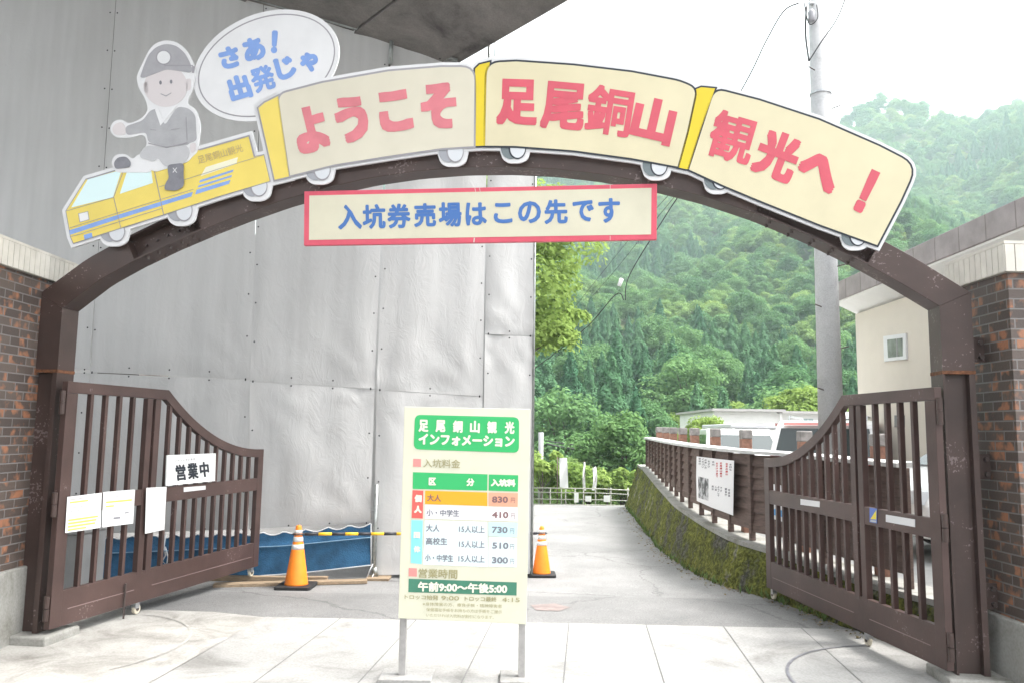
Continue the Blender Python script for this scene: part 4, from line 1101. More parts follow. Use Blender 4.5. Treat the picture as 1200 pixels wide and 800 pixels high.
# ------------------------------------------------------------------ information board
f0 = on_ground(470.5, 797); f1 = on_ground(612, 799.5)
IP = Plane((f0[0], f0[1] - 0.03, 0), (f1[0] - f0[0], f1[1] - f0[1]))
ib = thing('information_board', (f0[0] / 2 + f1[0] / 2, f0[1] / 2 + f1[1] / 2, 0), 'cream price board with green panels standing on two steel legs', 'information board')
TLc, TRc, BRc, BLc = (474, 476), (621.6, 479), (617, 731), (466.8, 723.8)
mb = MB(); plate(mb, IP, [TLc, TRc, BRc, BLc], 0.0, 0.022); mb.build('board', mat('board_cream', (0.63, 0.62, 0.49), 0.4, noise=0.04, nscale=5), ib, bevel=0.002)
for px, py in ((471.5, 724), (612, 730.5)):
    tp = IP.at(px, py, 0.01); mb = MB(); bt = np.array([tp[0], tp[1], 0.0])
    mb.box((tp[0], tp[1] + 0.065, tp[2] / 2 + 0.25), (0.045, 0.045, tp[2] + 0.5)); mb.build('leg', mat('leg_steel', (0.40, 0.39, 0.38), 0.4, 0.4, noise=0.2, nscale=10), ib, bevel=0.003)
    mb = MB(); mb.box((tp[0] + 0.03, tp[1] + 0.075, 0.018), (0.34, 0.26, 0.03)); mb.build('base_plate', PAVE, ib, bevel=0.004)
c1 = lambda x, y: (460 + x / 5.335, 470 + y / 5.335)
c2 = lambda x, y: (460 + x / 4.21, 610 + y / 4.21)
IG = mat('board_green', (0.035, 0.42, 0.13), 0.45); IDG = mat('board_dark_green', (0.055, 0.20, 0.13), 0.45); IO = mat('board_orange', (0.80, 0.36, 0.02), 0.45)
IPK = mat('board_salmon', (0.74, 0.36, 0.24), 0.45); IRD = mat('board_red', (0.66, 0.12, 0.10), 0.45); ICY = mat('board_cyan', (0.24, 0.66, 0.74), 0.45); ILC = mat('board_pale_cyan', (0.52, 0.72, 0.76), 0.45)
IWH = mat('board_white', (0.78, 0.76, 0.77), 0.45); IRS = mat('board_rose', (0.66, 0.26, 0.24), 0.45); IIC = mat('board_ice', (0.66, 0.76, 0.78), 0.45)
def flat(name, m, *polys, o_=0.002):
    mb = MB()
    for p in polys: plate(mb, IP, p, o_, 0.001)
    return mb.build(name, m, ib)
C1 = lambda *a: [c1(*p) for p in a]
C2 = lambda *a: [c2(*p) for p in a]
flat('title_panel', IG, rounded(C1((140, 82), (792, 98), (790, 320), (132, 298)), 7))
flat('heading_panel', IG, C1((128, 441), (594, 454), (592, 556), (126, 545)), C1((602, 455), (786, 460), (784, 562), (601, 556)))
flat('adult_panel', IO, C1((204, 556), (592, 567), (592, 652), (203, 640)))
flat('adult_price_panel', IPK, C1((600, 567), (784, 572), (782, 658), (600, 652)))
flat('single_panel', IRD, C1((125, 553), (193, 556), (189, 731), (119, 727)))
flat('white_row', IWH, C1((203, 644), (782, 662), (782, 748), (202, 732)))
flat('group_panel', ICY, [c1(118, 740), c1(189, 742), c2(144, 212), c2(90, 206)])
flat('group_rows', IIC, [c1(202, 742), c1(592, 752), c2(470, 226), c2(150, 214)], [c2(474, 78), c2(614, 82), c2(612, 228), c2(473, 224)])
flat('group_price_panel', ILC, [c1(600, 752), c1(782, 757), c2(614, 78), c2(474, 74)])
flat('bullet', IRS, C1((130, 357), (178, 359), (177, 408), (128, 406)), C2((80, 231), (120, 233), (120, 274), (79, 272)))
flat('hours_panel', IDG, C2((80, 284), (613, 302), (612, 367), (78, 350)))
def txt(name, m, items):
    for s, p0, p1, h, bd in items:
        mb = MB(); line(mb, IP, s, p0, p1, h, bd, 0.0042); mb.build(name, m, ib)
cr_txt = mat('board_cream_text', (0.76, 0.75, 0.62), 0.45)
its = [(ch, c1(x - 31, y), c1(x + 31, y + 1.5), 14.5, 0.7) for ch, x, y in (('足', 194, 150), ('尾', 300, 152), ('銅', 408, 155), ('山', 515, 157), ('観', 622, 160), ('光', 732, 162))]
txt('title_lettering', cr_txt, its + [('インフォメーション', c1(162, 234), c1(764, 250), 13.5, 0.8), ('区', c1(226, 498), c1(272, 499), 9.2, 0.6), ('分', c1(462, 503), c1(512, 504), 9.2, 0.6), ('入坑料', c1(614, 505), c1(770, 509), 9.2, 0.7),
    ('個', c1(137, 604), c1(183, 606), 9.0, 0.6), ('人', c1(134, 672), c1(184, 674), 9.0, 0.8), ('団', c2(104, 68), c2(136, 69), 7.4, 0.55), ('体', c2(104, 138), c2(138, 139), 7.8, 0.55), ('午前9:00～午後5:00', c2(125, 322), c2(566, 334), 11.8, 0.6)])
dk = mat('board_brown_text', (0.23, 0.13, 0.13), 0.5); gy = mat('board_grey_text', (0.20, 0.21, 0.24), 0.5); ol = mat('board_olive_text', (0.36, 0.33, 0.18), 0.5)
txt('section_lettering', ol, [('入坑料金', c1(192, 384), c1(424, 390), 10.2, 0.12), ('営業時間', c2(128, 256), c2(320, 262), 11.0, 0.25), ('トロッコ始発', c2(60, 373), c2(226, 378), 5.6, 0.12), ('9:00', c2(240, 379), c2(328, 381), 5.2, 0.12), ('トロッコ最終', c2(356, 382), c2(514, 386), 5.6, 0.12), ('4:15', c2(540, 387), c2(628, 389), 5.2, 0.12),
    ('※身体障害の方、療育手帳・精神障害者', c2(148, 408), c2(540, 420), 4.2, 0.03), ('保健福祉手帳をお持ちの方は手帳をご提示', c2(166, 436), c2(540, 448), 4.2, 0.03), ('いただければ入坑料が割引になります。', c2(166, 463), c2(500, 475), 4.2, 0.03)])
txt('row_lettering', gy, [('小・中学生', c1(212, 692), c1(418, 698), 8.2, 0.2), ('大人', c2(165, 33), c2(232, 35), 8.6, 0.2), ('高校生', c2(164, 98), c2(270, 100), 8.6, 0.2), ('小・中学生', c2(160, 179), c2(300, 184), 8.4, 0.2),
    ('15人以上', c2(328, 38), c2(455, 42), 8.4, 0.15), ('15人以上', c2(328, 112), c2(455, 116), 8.4, 0.15), ('15人以上', c2(325, 184), c2(455, 188), 8.4, 0.15)])
txt('price_lettering', dk, [('大人', c1(216, 600), c1(304, 603), 8.4, 0.25), ('830', c1(622, 611), c1(722, 613), 7.6, 0.4), ('410', c1(622, 707), c1(724, 709), 7.6, 0.4), ('円', c1(740, 616), c1(766, 617), 6.2, 0.05), ('円', c1(740, 714), c1(766, 715), 6.2, 0.05)])
txt('group_price_lettering', gy, [('730', c2(490, 42), c2(568, 44), 7.6, 0.4), ('510', c2(492, 120), c2(572, 122), 7.6, 0.4), ('300', c2(490, 192), c2(570, 194), 7.6, 0.4), ('円', c2(580, 48), c2(600, 49), 6.2, 0.05), ('円', c2(580, 125), c2(600, 126), 6.2, 0.05), ('円', c2(580, 198), c2(600, 199), 6.2, 0.05)])

# ------------------------------------------------------------------ cones and bar
def cone(px, py, hpx, label):
    p = on_ground(px, py, -0.04); z = gz(p[0], p[1]); p = on_ground(px, py, z); 
    h = hpx * p[1] / FPX; k = h / 0.66
    t = thing('traffic_cone', (p[0], p[1], z), label, 'traffic cone', 'orange traffic cones at the scaffold corners')
    mb = MB(); b = 0.19 * k
    prof = rounded([(-b, -b), (b, -b), (b, b), (-b, b)], 0.04)
    mb.prism([(p[0] + x, p[1] + y, z + 0.002) for x, y in prof], (0, 0, 0.035 * k)); mb.build('base', BLACK, t, bevel=0.006)
    r0, r1 = 0.125 * k, 0.030 * k
    mb = MB(); mb.lathe((p[0], p[1], z), [(r0, 0.037 * k), (r0 * 0.97, 0.05 * k), (r1, 0.64 * k), (r1 * 0.7, 0.655 * k)], 28); mb.build('body', ORANGE, t, smooth=True)
    for za, zb in ((0.405, 0.455), (0.485, 0.535), (0.57, 0.605)):
        rr = lambda zz: r0 * 0.97 + (r1 - r0 * 0.97) * (zz - 0.05) / 0.59 + 0.0015
        mb = MB(); mb.lathe((p[0], p[1], z), [(rr(za), za * k), (rr(zb), zb * k)], 28); mb.build('white_band', REFL, t, smooth=True)
    return p, k
cp1, ck1 = cone(347, 688, 70.5, 'orange cone with white bands in front of the blue net')
cp2, ck2 = cone(634.5, 674, 56, 'orange cone with white bands at the right corner of the scaffold')
mb = MB(); a = np.array([cp1[0], cp1[1] - 0.0, cp1[2] + 0.56 * ck1]); b = np.array([cp2[0], cp2[1], cp2[2] + 0.56 * ck2])
d = b - a; L_ = np.linalg.norm(d); d /= L_
a = a + d * 0.065; b = b - d * 0.065; nseg = 19
for i in range(nseg):
    p0 = a + (b - a) * i / nseg; p1 = a + (b - a) * (i + 1) / nseg
    mb.tube([p0, p1], 0.017, 10, i % 2)
bar_ = thing('barrier_bar', (a + b) / 2, 'yellow and black striped bar hung between the two cones', 'barrier bar')
mb.build('rod', [mat('bar_black', (0.03, 0.03, 0.035), 0.5), mat('bar_yellow', (0.78, 0.47, 0.02), 0.45)], bar_, smooth=True)
for p, k in ((cp1, ck1), (cp2, ck2)):
    mb = MB(); c = np.array([p[0], p[1], p[2] + 0.56 * k]); n_ = 22
    mb.tube([c + np.array([0.058 * math.cos(t), 0.058 * math.sin(t), 0]) for t in np.linspace(0, 6.283, n_)], 0.008, 6, 0, False)
    mb.build('end_ring', mat('bar_black', (0.03, 0.03, 0.035), 0.5), bar_, smooth=True)

# ------------------------------------------------------------------ mossy retaining wall and fence on the right
base_px = [(738, 599), (756, 620), (775, 640), (808, 661), (845, 681), (872, 693), (897, 702)]
bw_ = [on_ground(*p)[:2] for p in base_px]
bw_ = [np.array([2.60, 18.3])] + bw_[:5] + [np.array([2.47, 8.78]), np.array([2.69, 8.30]), np.array([2.82, 7.2]), np.array([3.0, 6.4]), np.array([3.24, 5.87])]
topH = lambda y: float(np.interp(y, [5.5, 8.0, 10, 12.4, 17, 18.5], [0.34, 0.36, 0.46, 0.60, 0.86, 0.90]))
wall = thing('mossy_retaining_wall', (2.6, 12, 0), 'low battered stone retaining wall covered in green moss along the road', 'retaining wall')
# resample path densely
pts = np.array(bw_); seg = np.r_[0, np.cumsum(np.linalg.norm(np.diff(pts, axis=0), axis=1))]
ss = np.linspace(0, seg[-1], 120)
path = np.stack([np.interp(ss, seg, pts[:, k]) for k in (0, 1)], 1)
for _ in range(12): path[1:-1] = 0.25 * path[:-2] + 0.5 * path[1:-1] + 0.25 * path[2:]
tg = np.gradient(path, axis=0); tg /= np.linalg.norm(tg, axis=1)[:, None]
nr = np.stack([-tg[:, 1], tg[:, 0]], 1)
if nr[60][0] < 0: nr = -nr
mb = MB(); cols = 12; vs_ = []
for i in range(len(path)):
    H = topH(path[i][1]); bat = 0.30 * H + 0.02
    g0 = gz(*path[i]) - 0.03
    for j in range(cols + 1):
        t = j / cols
        nz_ = 0.022 * math.sin(i * 1.7 + j * 2.3) * math.sin(i * 0.63 - j * 1.1) + 0.02 * (rng.random() - 0.5)
        pp = path[i] + nr[i] * (bat * t + nz_ * (1 if 0 < j < cols else 0.4))
        vs_.append((pp[0], pp[1], g0 + (H - g0) * t))
    pp = path[i] + nr[i] * (bat + 0.42); vs_.append((pp[0], pp[1], H))
    vs_.append((pp[0], pp[1], -0.3))
W_ = cols + 3
mb.add(vs_, [(i * W_ + j, i * W_ + j + 1, (i + 1) * W_ + j + 1, (i + 1) * W_ + j) for i in range(len(path) - 1) for j in range(W_ - 1)] + [tuple(range(W_))], 0)
mb.build('wall_face', MOSS, wall, smooth=True)
mb = MB(); vs_ = []
for i in range(len(path)):
    H = topH(path[i][1]); bat = 0.30 * H + 0.02
    for d_, z in ((bat - 0.005, H + 0.003), (bat - 0.005, H + 0.05), (bat + 0.40, H + 0.05), (bat + 0.40, H + 0.003)):
        pp = path[i] + nr[i] * d_; vs_.append((pp[0], pp[1], z))
mb.add(vs_, [(i * 4 + j, i * 4 + (j + 1) % 4, (i + 1) * 4 + (j + 1) % 4, (i + 1) * 4 + j) for i in range(len(path) - 1) for j in range(4)] + [(0, 1, 2, 3), tuple((len(path) - 1) * 4 + j for j in (3, 2, 1, 0))])
mb.build('wall_coping', CONC, wall)
lit = np.random.default_rng(5); vs_ = []
for _ in range(420):
    i = int(lit.integers(6, len(path) - 8)); d_ = -abs(lit.normal(0, 0.10)) - 0.005
    p = path[i] + nr[i] * d_; a_ = lit.uniform(0, 6.28); s_ = lit.uniform(0.008, 0.028); zz = gz(*p) + 0.006
    vs_ += [(p[0] + s_ * math.cos(a_ + q) * (1 if k % 2 == 0 else 0.6), p[1] + s_ * math.sin(a_ + q) * (1 if k % 2 == 0 else 0.6), zz + lit.uniform(0, 0.018)) for k, q in enumerate((0, 1.57, 3.14, 4.71))]
mb = MB(); mb.add(vs_, [(4 * i, 4 * i + 1, 4 * i + 2, 4 * i + 3) for i in range(len(vs_) // 4)])
tag(mb.build('leaf_litter', mat('dry_leaf', (0.20, 0.16, 0.08), 0.9, noise=0.5, nscale=3)), 'dry leaves and grit gathered along the foot of the mossy wall', None, None, 'stuff')
wd = []; 
for _ in range(150):
    i = int(lit.integers(6, len(path) - 14)); d_ = -abs(lit.normal(0, 0.02)); p = path[i] + nr[i] * d_; z0 = gz(*p)
    for b_ in range(5):
        a_ = lit.uniform(0, 6.28); L_ = lit.uniform(0.03, 0.09); t_ = np.array([math.cos(a_), math.sin(a_)]) * L_ * 0.6; q_ = np.array([-math.sin(a_), math.cos(a_)]) * 0.006
        wd += [(p[0] - q_[0], p[1] - q_[1], z0), (p[0] + q_[0], p[1] + q_[1], z0), (p[0] + t_[0] + q_[0], p[1] + t_[1] + q_[1], z0 + L_), (p[0] + t_[0] - q_[0] * .2, p[1] + t_[1] - q_[1] * .2, z0 + L_)]
mb = MB(); mb.add(wd, [(4 * i, 4 * i + 1, 4 * i + 2, 4 * i + 3) for i in range(len(wd) // 4)])
tag(mb.build('weeds', mat('weed_green', (0.10, 0.16, 0.04), 0.9)), 'small green weeds growing at the foot of the mossy wall', None, None, 'stuff')
# fence
fence = thing('board_fence', (2.9, 11, 0.5), 'dark brown louvred board fence with pale cap on the mossy wall', 'fence')
CAPM = mat('pale_cap', (0.50, 0.50, 0.49), 0.6, noise=0.2, nscale=4)
POSTB = mat('fence_post_red', (0.26, 0.135, 0.095), 0.8, noise=0.3, nscale=20); POSTG = mat('fence_post_grey', (0.24, 0.225, 0.215), 0.8, noise=0.3, nscale=14)
def fpt(y, d_=0.17):
    i = int(np.argmin(abs(path[:, 1] - y))); H = topH(y)
    pp = path[i] + nr[i] * (0.30 * H + 0.02 + d_)
    return np.array([pp[0], y if abs(nr[i][1]) < 0.2 else pp[1]]), tg[i]
FTOP = lambda y: float(np.interp(y, [5.5, 8.5, 12, 18], [1.38, 1.44, 1.49, 1.56]))
fy = []; y = 17.6
i_s = np.arange(0, 200)
arc = np.r_[0, np.cumsum(np.linalg.norm(np.diff(path, axis=0), axis=1))]
stations = np.arange(0.7, arc[-1] - 0.15, 0.62)
fp = [(np.array([np.interp(s_, arc, path[:, k] + nr[:, k] * (0.30 * np.array([topH(v) for v in path[:, 1]]) + 0.19)) for k in (0, 1)])) for s_ in stations]
for a, b in zip(fp[:-1], fp[1:]):
    d = b - a; L_ = np.linalg.norm(d); d = d / L_; nf = np.array([-d[1], d[0]])
    if nf[0] > 0: nf = -nf
    y0 = (a[1] + b[1]) / 2; z0 = topH(y0) + 0.16; z1 = FTOP(y0) - 0.045
    axf = [(d[0], d[1], 0), (nf[0], nf[1], 0), (0, 0, 1)]
    c = (a + b) / 2
    mb = MB(); nb_ = 6
    for k in range(nb_):                                     # lapped boards
        zc = z0 + 0.08 + (z1 - z0 - 0.08) * (k + 0.5) / nb_; hh = (z1 - z0 - 0.08) / nb_ - 0.007
        zz0, zz1 = zc - hh / 2, zc + hh / 2
        q = [np.r_[a + nf * 0.028, zz0], np.r_[b + nf * 0.028, zz0], np.r_[b + nf * 0.002, zz1], np.r_[a + nf * 0.002, zz1]]
        mb.prism(q, np.r_[-nf * 0.014, 0])
    q = [np.r_[a - nf * 0.014, z0 + 0.06], np.r_[b - nf * 0.014, z0 + 0.06], np.r_[b - nf * 0.014, z1], np.r_[a - nf * 0.014, z1]]  # backing added behind the boards to block light through their gaps
    mb.prism(q, np.r_[-nf * 0.01, 0])
    mb.build('board_panel', DKWOOD, fence)
    mb = MB(); mb.box((c[0] + nf[0] * 0.012, c[1] + nf[1] * 0.012, z0 + 0.04), (L_ - 0.05, 0.045, 0.085), axf); mb.build('bottom_rail', DKWOOD, fence)
for a, i in zip(fp, range(len(fp))):
    i2 = min(i + 1, len(fp) - 1); d = fp[i2] - fp[max(i2 - 1, 0)]; d /= np.linalg.norm(d); nf = np.array([-d[1], d[0]])
    if nf[0] > 0: nf = -nf
    axf = [(d[0], d[1], 0), (nf[0], nf[1], 0), (0, 0, 1)]
    z0 = topH(a[1]) + 0.05; z1 = FTOP(a[1]) - 0.04
    mb = MB(); mb.box((a[0] + nf[0] * 0.025, a[1] + nf[1] * 0.025, (z0 + z1) / 2), (0.042, 0.06, z1 - z0), axf); mb.build('upright', DKWOOD, fence)
mb = MB(); n_ = len(fp); vs_ = []
for i, a in enumerate(fp):
    i2 = min(i + 1, n_ - 1); d = fp[i2] - fp[max(i2 - 1, 0)]; d /= np.linalg.norm(d); nf = np.array([-d[1], d[0]])
    if nf[0] > 0: nf = -nf
    z = FTOP(a[1])
    for d_, zz in ((0.10, z - 0.035), (0.10, z), (-0.10, z + 0.012), (-0.10, z - 0.035)): vs_.append((a[0] + nf[0] * d_, a[1] + nf[1] * d_, zz))
mb.add(vs_, [(i * 4 + j, i * 4 + (j + 1) % 4, (i + 1) * 4 + (j + 1) % 4, (i + 1) * 4 + j) for i in range(n_ - 1) for j in range(4)] + [(0, 1, 2, 3), tuple((n_ - 1) * 4 + j for j in (3, 2, 1, 0))])
mb.build('cap_rail', CAPM, fence)
for i in range(1, n_, 2):
    a = fp[i]; z = FTOP(a[1]); c = a + np.array([0.17, 0.0])
    mb = MB(); mb.bx(c[0] - 0.06, c[0] + 0.06, c[1] - 0.06, c[1] + 0.06, topH(a[1]), z + 0.12, 0); pb = mb.build('pillar', POSTB, fence, bevel=0.008)
    mb = MB(); mb.bx(c[0] - 0.066, c[0] + 0.066, c[1] - 0.066, c[1] + 0.066, z + 0.12, z + 0.23, 0); mb.build('pillar_head', POSTG, pb, bevel=0.012)

# banner hung on the fence
def fence_plane(pxa, pxb):
    """plane through the fence line where sight lines of two columns meet it"""
    res = []
    for px in (pxa, pxb):
        best = min(range(200), key=lambda k: abs(600 + 933 * np.interp(arc[-1] * k / 199, stations, [p[0] for p in fp]) / np.interp(arc[-1] * k / 199, stations, [p[1] for p in fp]) - px))
        s_ = arc[-1] * best / 199
        res.append(np.array([np.interp(s_, stations, [p[0] for p in fp]), np.interp(s_, stations, [p[1] for p in fp])]))
    a, b = res
    return Plane((a[0], a[1], 0), (b[0] - a[0], b[1] - a[1]))
BP = fence_plane(817, 860)
c8 = lambda x, y: (800 + x / 8.0, 520 + y / 8.0)
bq = [c8(130, 113), c8(300, 133), c8(480, 153), c8(476, 400), c8(472, 668), c8(380, 632), c8(270, 592), c8(132, 530), c8(126, 300)]
bn = thing('fence_banner', BP.at(838, 565, 0.08), 'white cloth banner with black and red writing and a photo tied to the fence', 'banner')
mb = MB(); plate(mb, BP, bq, 0.082, 0.003); mb.build('cloth', mat('banner_white', (0.76, 0.76, 0.77), 0.7), bn)
mb = MB()
cols_ = [('本日も', 448, 260, 0), ('世界の銅山', 412, 255, 1), ('足尾銅山観光', 358, 250, 1), ('おかげさまで', 322, 252, 1), ('坑内', 286, 240, 0), ('をぜひ', 245, 235, 0), ('お楽しみ', 215, 222, 0), ('ください', 190, 215, 0), ('皆様の', 160, 210, 0)]
def column(mb, s, x, y, st, sz, bd):
    for k, ch in enumerate(s): letters(mb, BP, ch, *c8(x, y + k * st), sz / 8, st * 0.8 / 8, 0, bd, 0.0835, n=5)
mbr = MB(); mbk = MB()
for s, x, y0, red in cols_:
    column(mbr if red else mbk, s, x, y0 - 70 + (460 - x) * -0.02, 24, 22, 0.12)
for s, x, y0 in (('写真展', 435, 430), ('開催中', 405, 420), ('です', 360, 410), ('ようこそ', 335, 400), ('入場', 310, 400), ('無料', 282, 395)):
    column(mbk, s, x, y0, 26, 20, 0.1)
mbr.build('red_lettering', mat('banner_red', (0.6, 0.08, 0.09), 0.7), bn); mbk.build('black_lettering', PRINT, bn)
pm_ = bpy.data.materials.new('banner_photo'); pm_.use_nodes = True
n_, l_ = pm_.node_tree.nodes, pm_.node_tree.links
tx_ = n_.new('ShaderNodeTexNoise'); tx_.inputs['Scale'].default_value = 14; tx_.inputs['Detail'].default_value = 3
tc_ = n_.new('ShaderNodeTexCoord'); l_.new(tc_.outputs['Object'], tx_.inputs['Vector'])
rp_ = n_.new('ShaderNodeValToRGB'); rp_.color_ramp.elements[0].position = 0.4; rp_.color_ramp.elements[0].color = (0.03, 0.03, 0.035, 1); rp_.color_ramp.elements[1].position = 0.6; rp_.color_ramp.elements[1].color = (0.5, 0.5, 0.52, 1)
l_.new(tx_.outputs['Fac'], rp_.inputs['Fac']); l_.new(rp_.outputs[0], n_['Principled BSDF'].inputs['Base Color'])
mb = MB(); plate(mb, BP, [c8(146, 300), c8(242, 325), c8(240, 530), c8(146, 500)], 0.0836, 0.0008); mb.build('photo_print', pm_, bn)
BP2 = fence_plane(902, 921)
b2 = thing('fence_notice', BP2.at(911, 590, 0.09), 'white notice with a blue band on the fence behind the right gate', 'notice')
mb = MB(); plate(mb, BP2, [(902, 566), (921, 569), (921, 612), (902, 606)], 0.085, 0.004); mb.build('panel', WHITE, b2)
mb = MB(); plate(mb, BP2, [(903, 595), (920, 598), (920, 606), (903, 602)], 0.0875, 0.001); mb.build('blue_band', mat('notice_blue', (0.10, 0.32, 0.62), 0.5), b2)

# ------------------------------------------------------------------ parking lot, cars, buildings on the right
pk_ = MB()
inner = [(path[i] + nr[i] * (0.30 * topH(path[i][1]) + 0.42)) for i in range(0, len(path), 6)]
poly = [(p[0], p[1]) for p in inner] + [(40, 5.9), (40, 44), (10, 44), (4.4, 22)]
pk_.prism([(x, y, 0.30) for x, y in poly], (0, 0, -6.0))
tag(pk_.build('parking_lot', mat('lot_asphalt', (0.22, 0.22, 0.215), 0.85, noise=0.2, nscale=2)), kind='structure')
LOT = 0.30

def vehicle(loc, rz, prof, width, win_side, front_win, rear_win, label, cat, wheel_r=0.3, wb=(0.75, 2.6), stripe=None, group=None):
    """profile in metres (x forward, z up) swept over the width, glass and lamps set in"""
    t = thing('parked_' + cat, loc, label, cat, group)
    M = Matrix.Translation(loc) @ Matrix.Rotation(rz, 4, 'Z')
    def T(p): return np.array(M @ Vector(p))
    mb = MB(); n = len(prof); w = width / 2
    zmax = max(z for _, z in prof)
    ins = lambda z: 0.12 * max(0, (z - 0.85) / max(zmax - 0.85, 0.1))
    L = [T((x, w - ins(z), z)) for x, z in prof]; Rr = [T((x, -w + ins(z), z)) for x, z in prof]
    mb.add(L + Rr, [tuple(range(n)), tuple(range(2 * n - 1, n - 1, -1))] + [((i + 1) % n, i, n + i, n + (i + 1) % n) for i in range(n)])
    mb.build('body', CARW, t, bevel=0.05)
    for s in (1, -1):
        for k, q in enumerate(win_side):
            mb = MB(); fr = [T((x, s * (w - ins(z) + 0.004), z)) for x, z in q]; mb.prism(fr, list(np.array(T((0, -s * 0.01, 0))) - np.array(T((0, 0, 0))))); mb.build('side_window', DARKG, t)
    for nm, q in (('windscreen', front_win), ('rear_window', rear_win)):
        if q:
            (x0, z0), (x1, z1), dx = q
            mb = MB(); fr = [T((x0 + dx, w - ins(z0) - 0.1, z0)), T((x0 + dx, -w + ins(z0) + 0.1, z0)), T((x1 + dx, -w + ins(z1) + 0.1, z1)), T((x1 + dx, w - ins(z1) - 0.1, z1))]
            mb.prism(fr, list(np.array(T((-dx * 0.8, 0, 0))) - np.array(T((0, 0, 0))))); mb.build(nm, DARKG, t)
    for x in wb:
        for s in (1, -1):
            mb = MB(); mb.tube([T((x, s * (w - 0.18), wheel_r)), T((x, s * (w + 0.005), wheel_r))], wheel_r, 20); wl = mb.build('wheel', BLACK, t, bevel=0.02)
            mb = MB(); mb.tube([T((x, s * (w - 0.01), wheel_r)), T((x, s * (w + 0.012), wheel_r))], wheel_r * 0.6, 14); mb.build('rim', STEEL, wl)
    rear = min(x for x, _ in prof); front = max(x for x, _ in prof)
    for s in (1, -1):
        mb = MB(); mb.box(T((rear - 0.005, s * (w - 0.14), 0.85)), (0.05, 0.14, 0.32), [np.array(M.to_3x3() @ Vector(v)) for v in ((1, 0, 0), (0, 1, 0), (0, 0, 1))]); mb.build('tail_lamp', mat('tail_red', (0.45, 0.02, 0.02), 0.3), t)
        mb = MB(); mb.box(T((front - 0.02, s * (w - 0.22), 0.68)), (0.08, 0.28, 0.14), [np.array(M.to_3x3() @ Vector(v)) for v in ((1, 0, 0), (0, 1, 0), (0, 0, 1))]); mb.build('headlight', mat('lamp_glass', (0.6, 0.62, 0.64), 0.1), t)
    if stripe:
        mb = MB(); z0, z1, m_ = stripe
        for s in (1, -1):
            mb.prism([T((x, s * (w - ins(z) + 0.005), z)) for x, z in ((0.25, z0), (front - 0.9, z0), (front - 0.9, z1), (0.25, z1))], list(np.array(T((0, -s * 0.008, 0))) - np.array(T((0, 0, 0)))))
        mb.build('stripe', m_, t)
    return t, T
van_prof = [(0.0, 0.25), (0.0, 1.1), (0.10, 1.78), (0.3, 1.86), (2.75, 1.86), (3.05, 1.76), (3.75, 1.10), (4.0, 0.95), (4.1, 0.6), (4.08, 0.25)]
van_win = [[(0.25, 1.15), (1.3, 1.15), (1.3, 1.66), (0.32, 1.66)], [(1.38, 1.15), (2.3, 1.15), (2.3, 1.66), (1.38, 1.66)], [(2.38, 1.15), (3.45, 1.15), (2.98, 1.66), (2.38, 1.66)]]
mini_prof = [(0.0, 0.25), (0.0, 0.95), (0.28, 1.50), (0.55, 1.58), (2.5, 1.58), (2.85, 1.48), (3.55, 0.98), (4.25, 0.85), (4.4, 0.6), (4.38, 0.25)]
mini_win = [[(0.35, 1.0), (1.35, 1.0), (1.35, 1.44), (0.5, 1.44)], [(1.42, 1.0), (2.3, 1.0), (2.3, 1.44), (1.42, 1.44)], [(2.38, 1.0), (3.4, 1.0), (2.8, 1.42), (2.38, 1.42)]]
small_prof = [(0.0, 0.25), (0.0, 0.9), (0.25, 1.40), (0.5, 1.47), (2.0, 1.47), (2.35, 1.36), (2.95, 0.98), (3.5, 0.82), (3.65, 0.6), (3.63, 0.25)]
small_win = [[(0.35, 0.96), (1.2, 0.96), (1.2, 1.34), (0.5, 1.34)], [(1.27, 0.96), (2.75, 0.96), (2.25, 1.34), (1.27, 1.34)]]
REDST = mat('red_stripe', (0.40, 0.10, 0.08), 0.3)
# estate seen from the rear, red line under its roof
t1, T1 = vehicle((4.90, 12.6, LOT), R(62), mini_prof, 1.72, mini_win, ((3.55, 1.0), (2.88, 1.45), 0.02), ((0.02, 0.98), (0.26, 1.45), -0.012), 'white estate car seen from behind with red line under its roof', 'car', stripe=(1.49, 1.53, REDST))
mb = MB(); mb.prism([T1((0.22, 0.62, 1.50)), T1((0.22, -0.62, 1.50)), T1((0.30, -0.62, 1.545)), T1((0.30, 0.62, 1.545))], list(T1((-0.012, 0, 0)) - T1((0, 0, 0)))); mb.build('roof_stripe', REDST, t1)
for s in (1, -1):
    mb = MB(); mb.tube([T1((0.7, s * 0.6, 1.58)), T1((0.75, s * 0.6, 1.65)), T1((2.2, s * 0.6, 1.65)), T1((2.25, s * 0.6, 1.58))], 0.018, 6); mb.build('roof_rail', STEEL, t1)
vehicle((5.25, 19.5, LOT), R(-98), small_prof, 1.6, small_win, ((2.95, 1.0), (2.38, 1.34), 0.015), ((0.02, 0.94), (0.24, 1.36), -0.012), 'small white car facing the camera between fence pillars', 'car')
vehicle((7.95, 9.5, LOT), R(184), small_prof, 1.6, small_win, ((2.95, 1.0), (2.38, 1.34), 0.015), ((0.02, 0.94), (0.24, 1.36), -0.012), 'white hatchback parked behind the bars of the right gate', 'car')
vehicle((6.9, 17.0, LOT), R(10), van_prof, 1.66, van_win, ((3.72, 1.13), (3.08, 1.72), 0.02), ((0.02, 1.12), (0.10, 1.70), -0.012), 'white van parked side-on beyond the estate car', 'van')

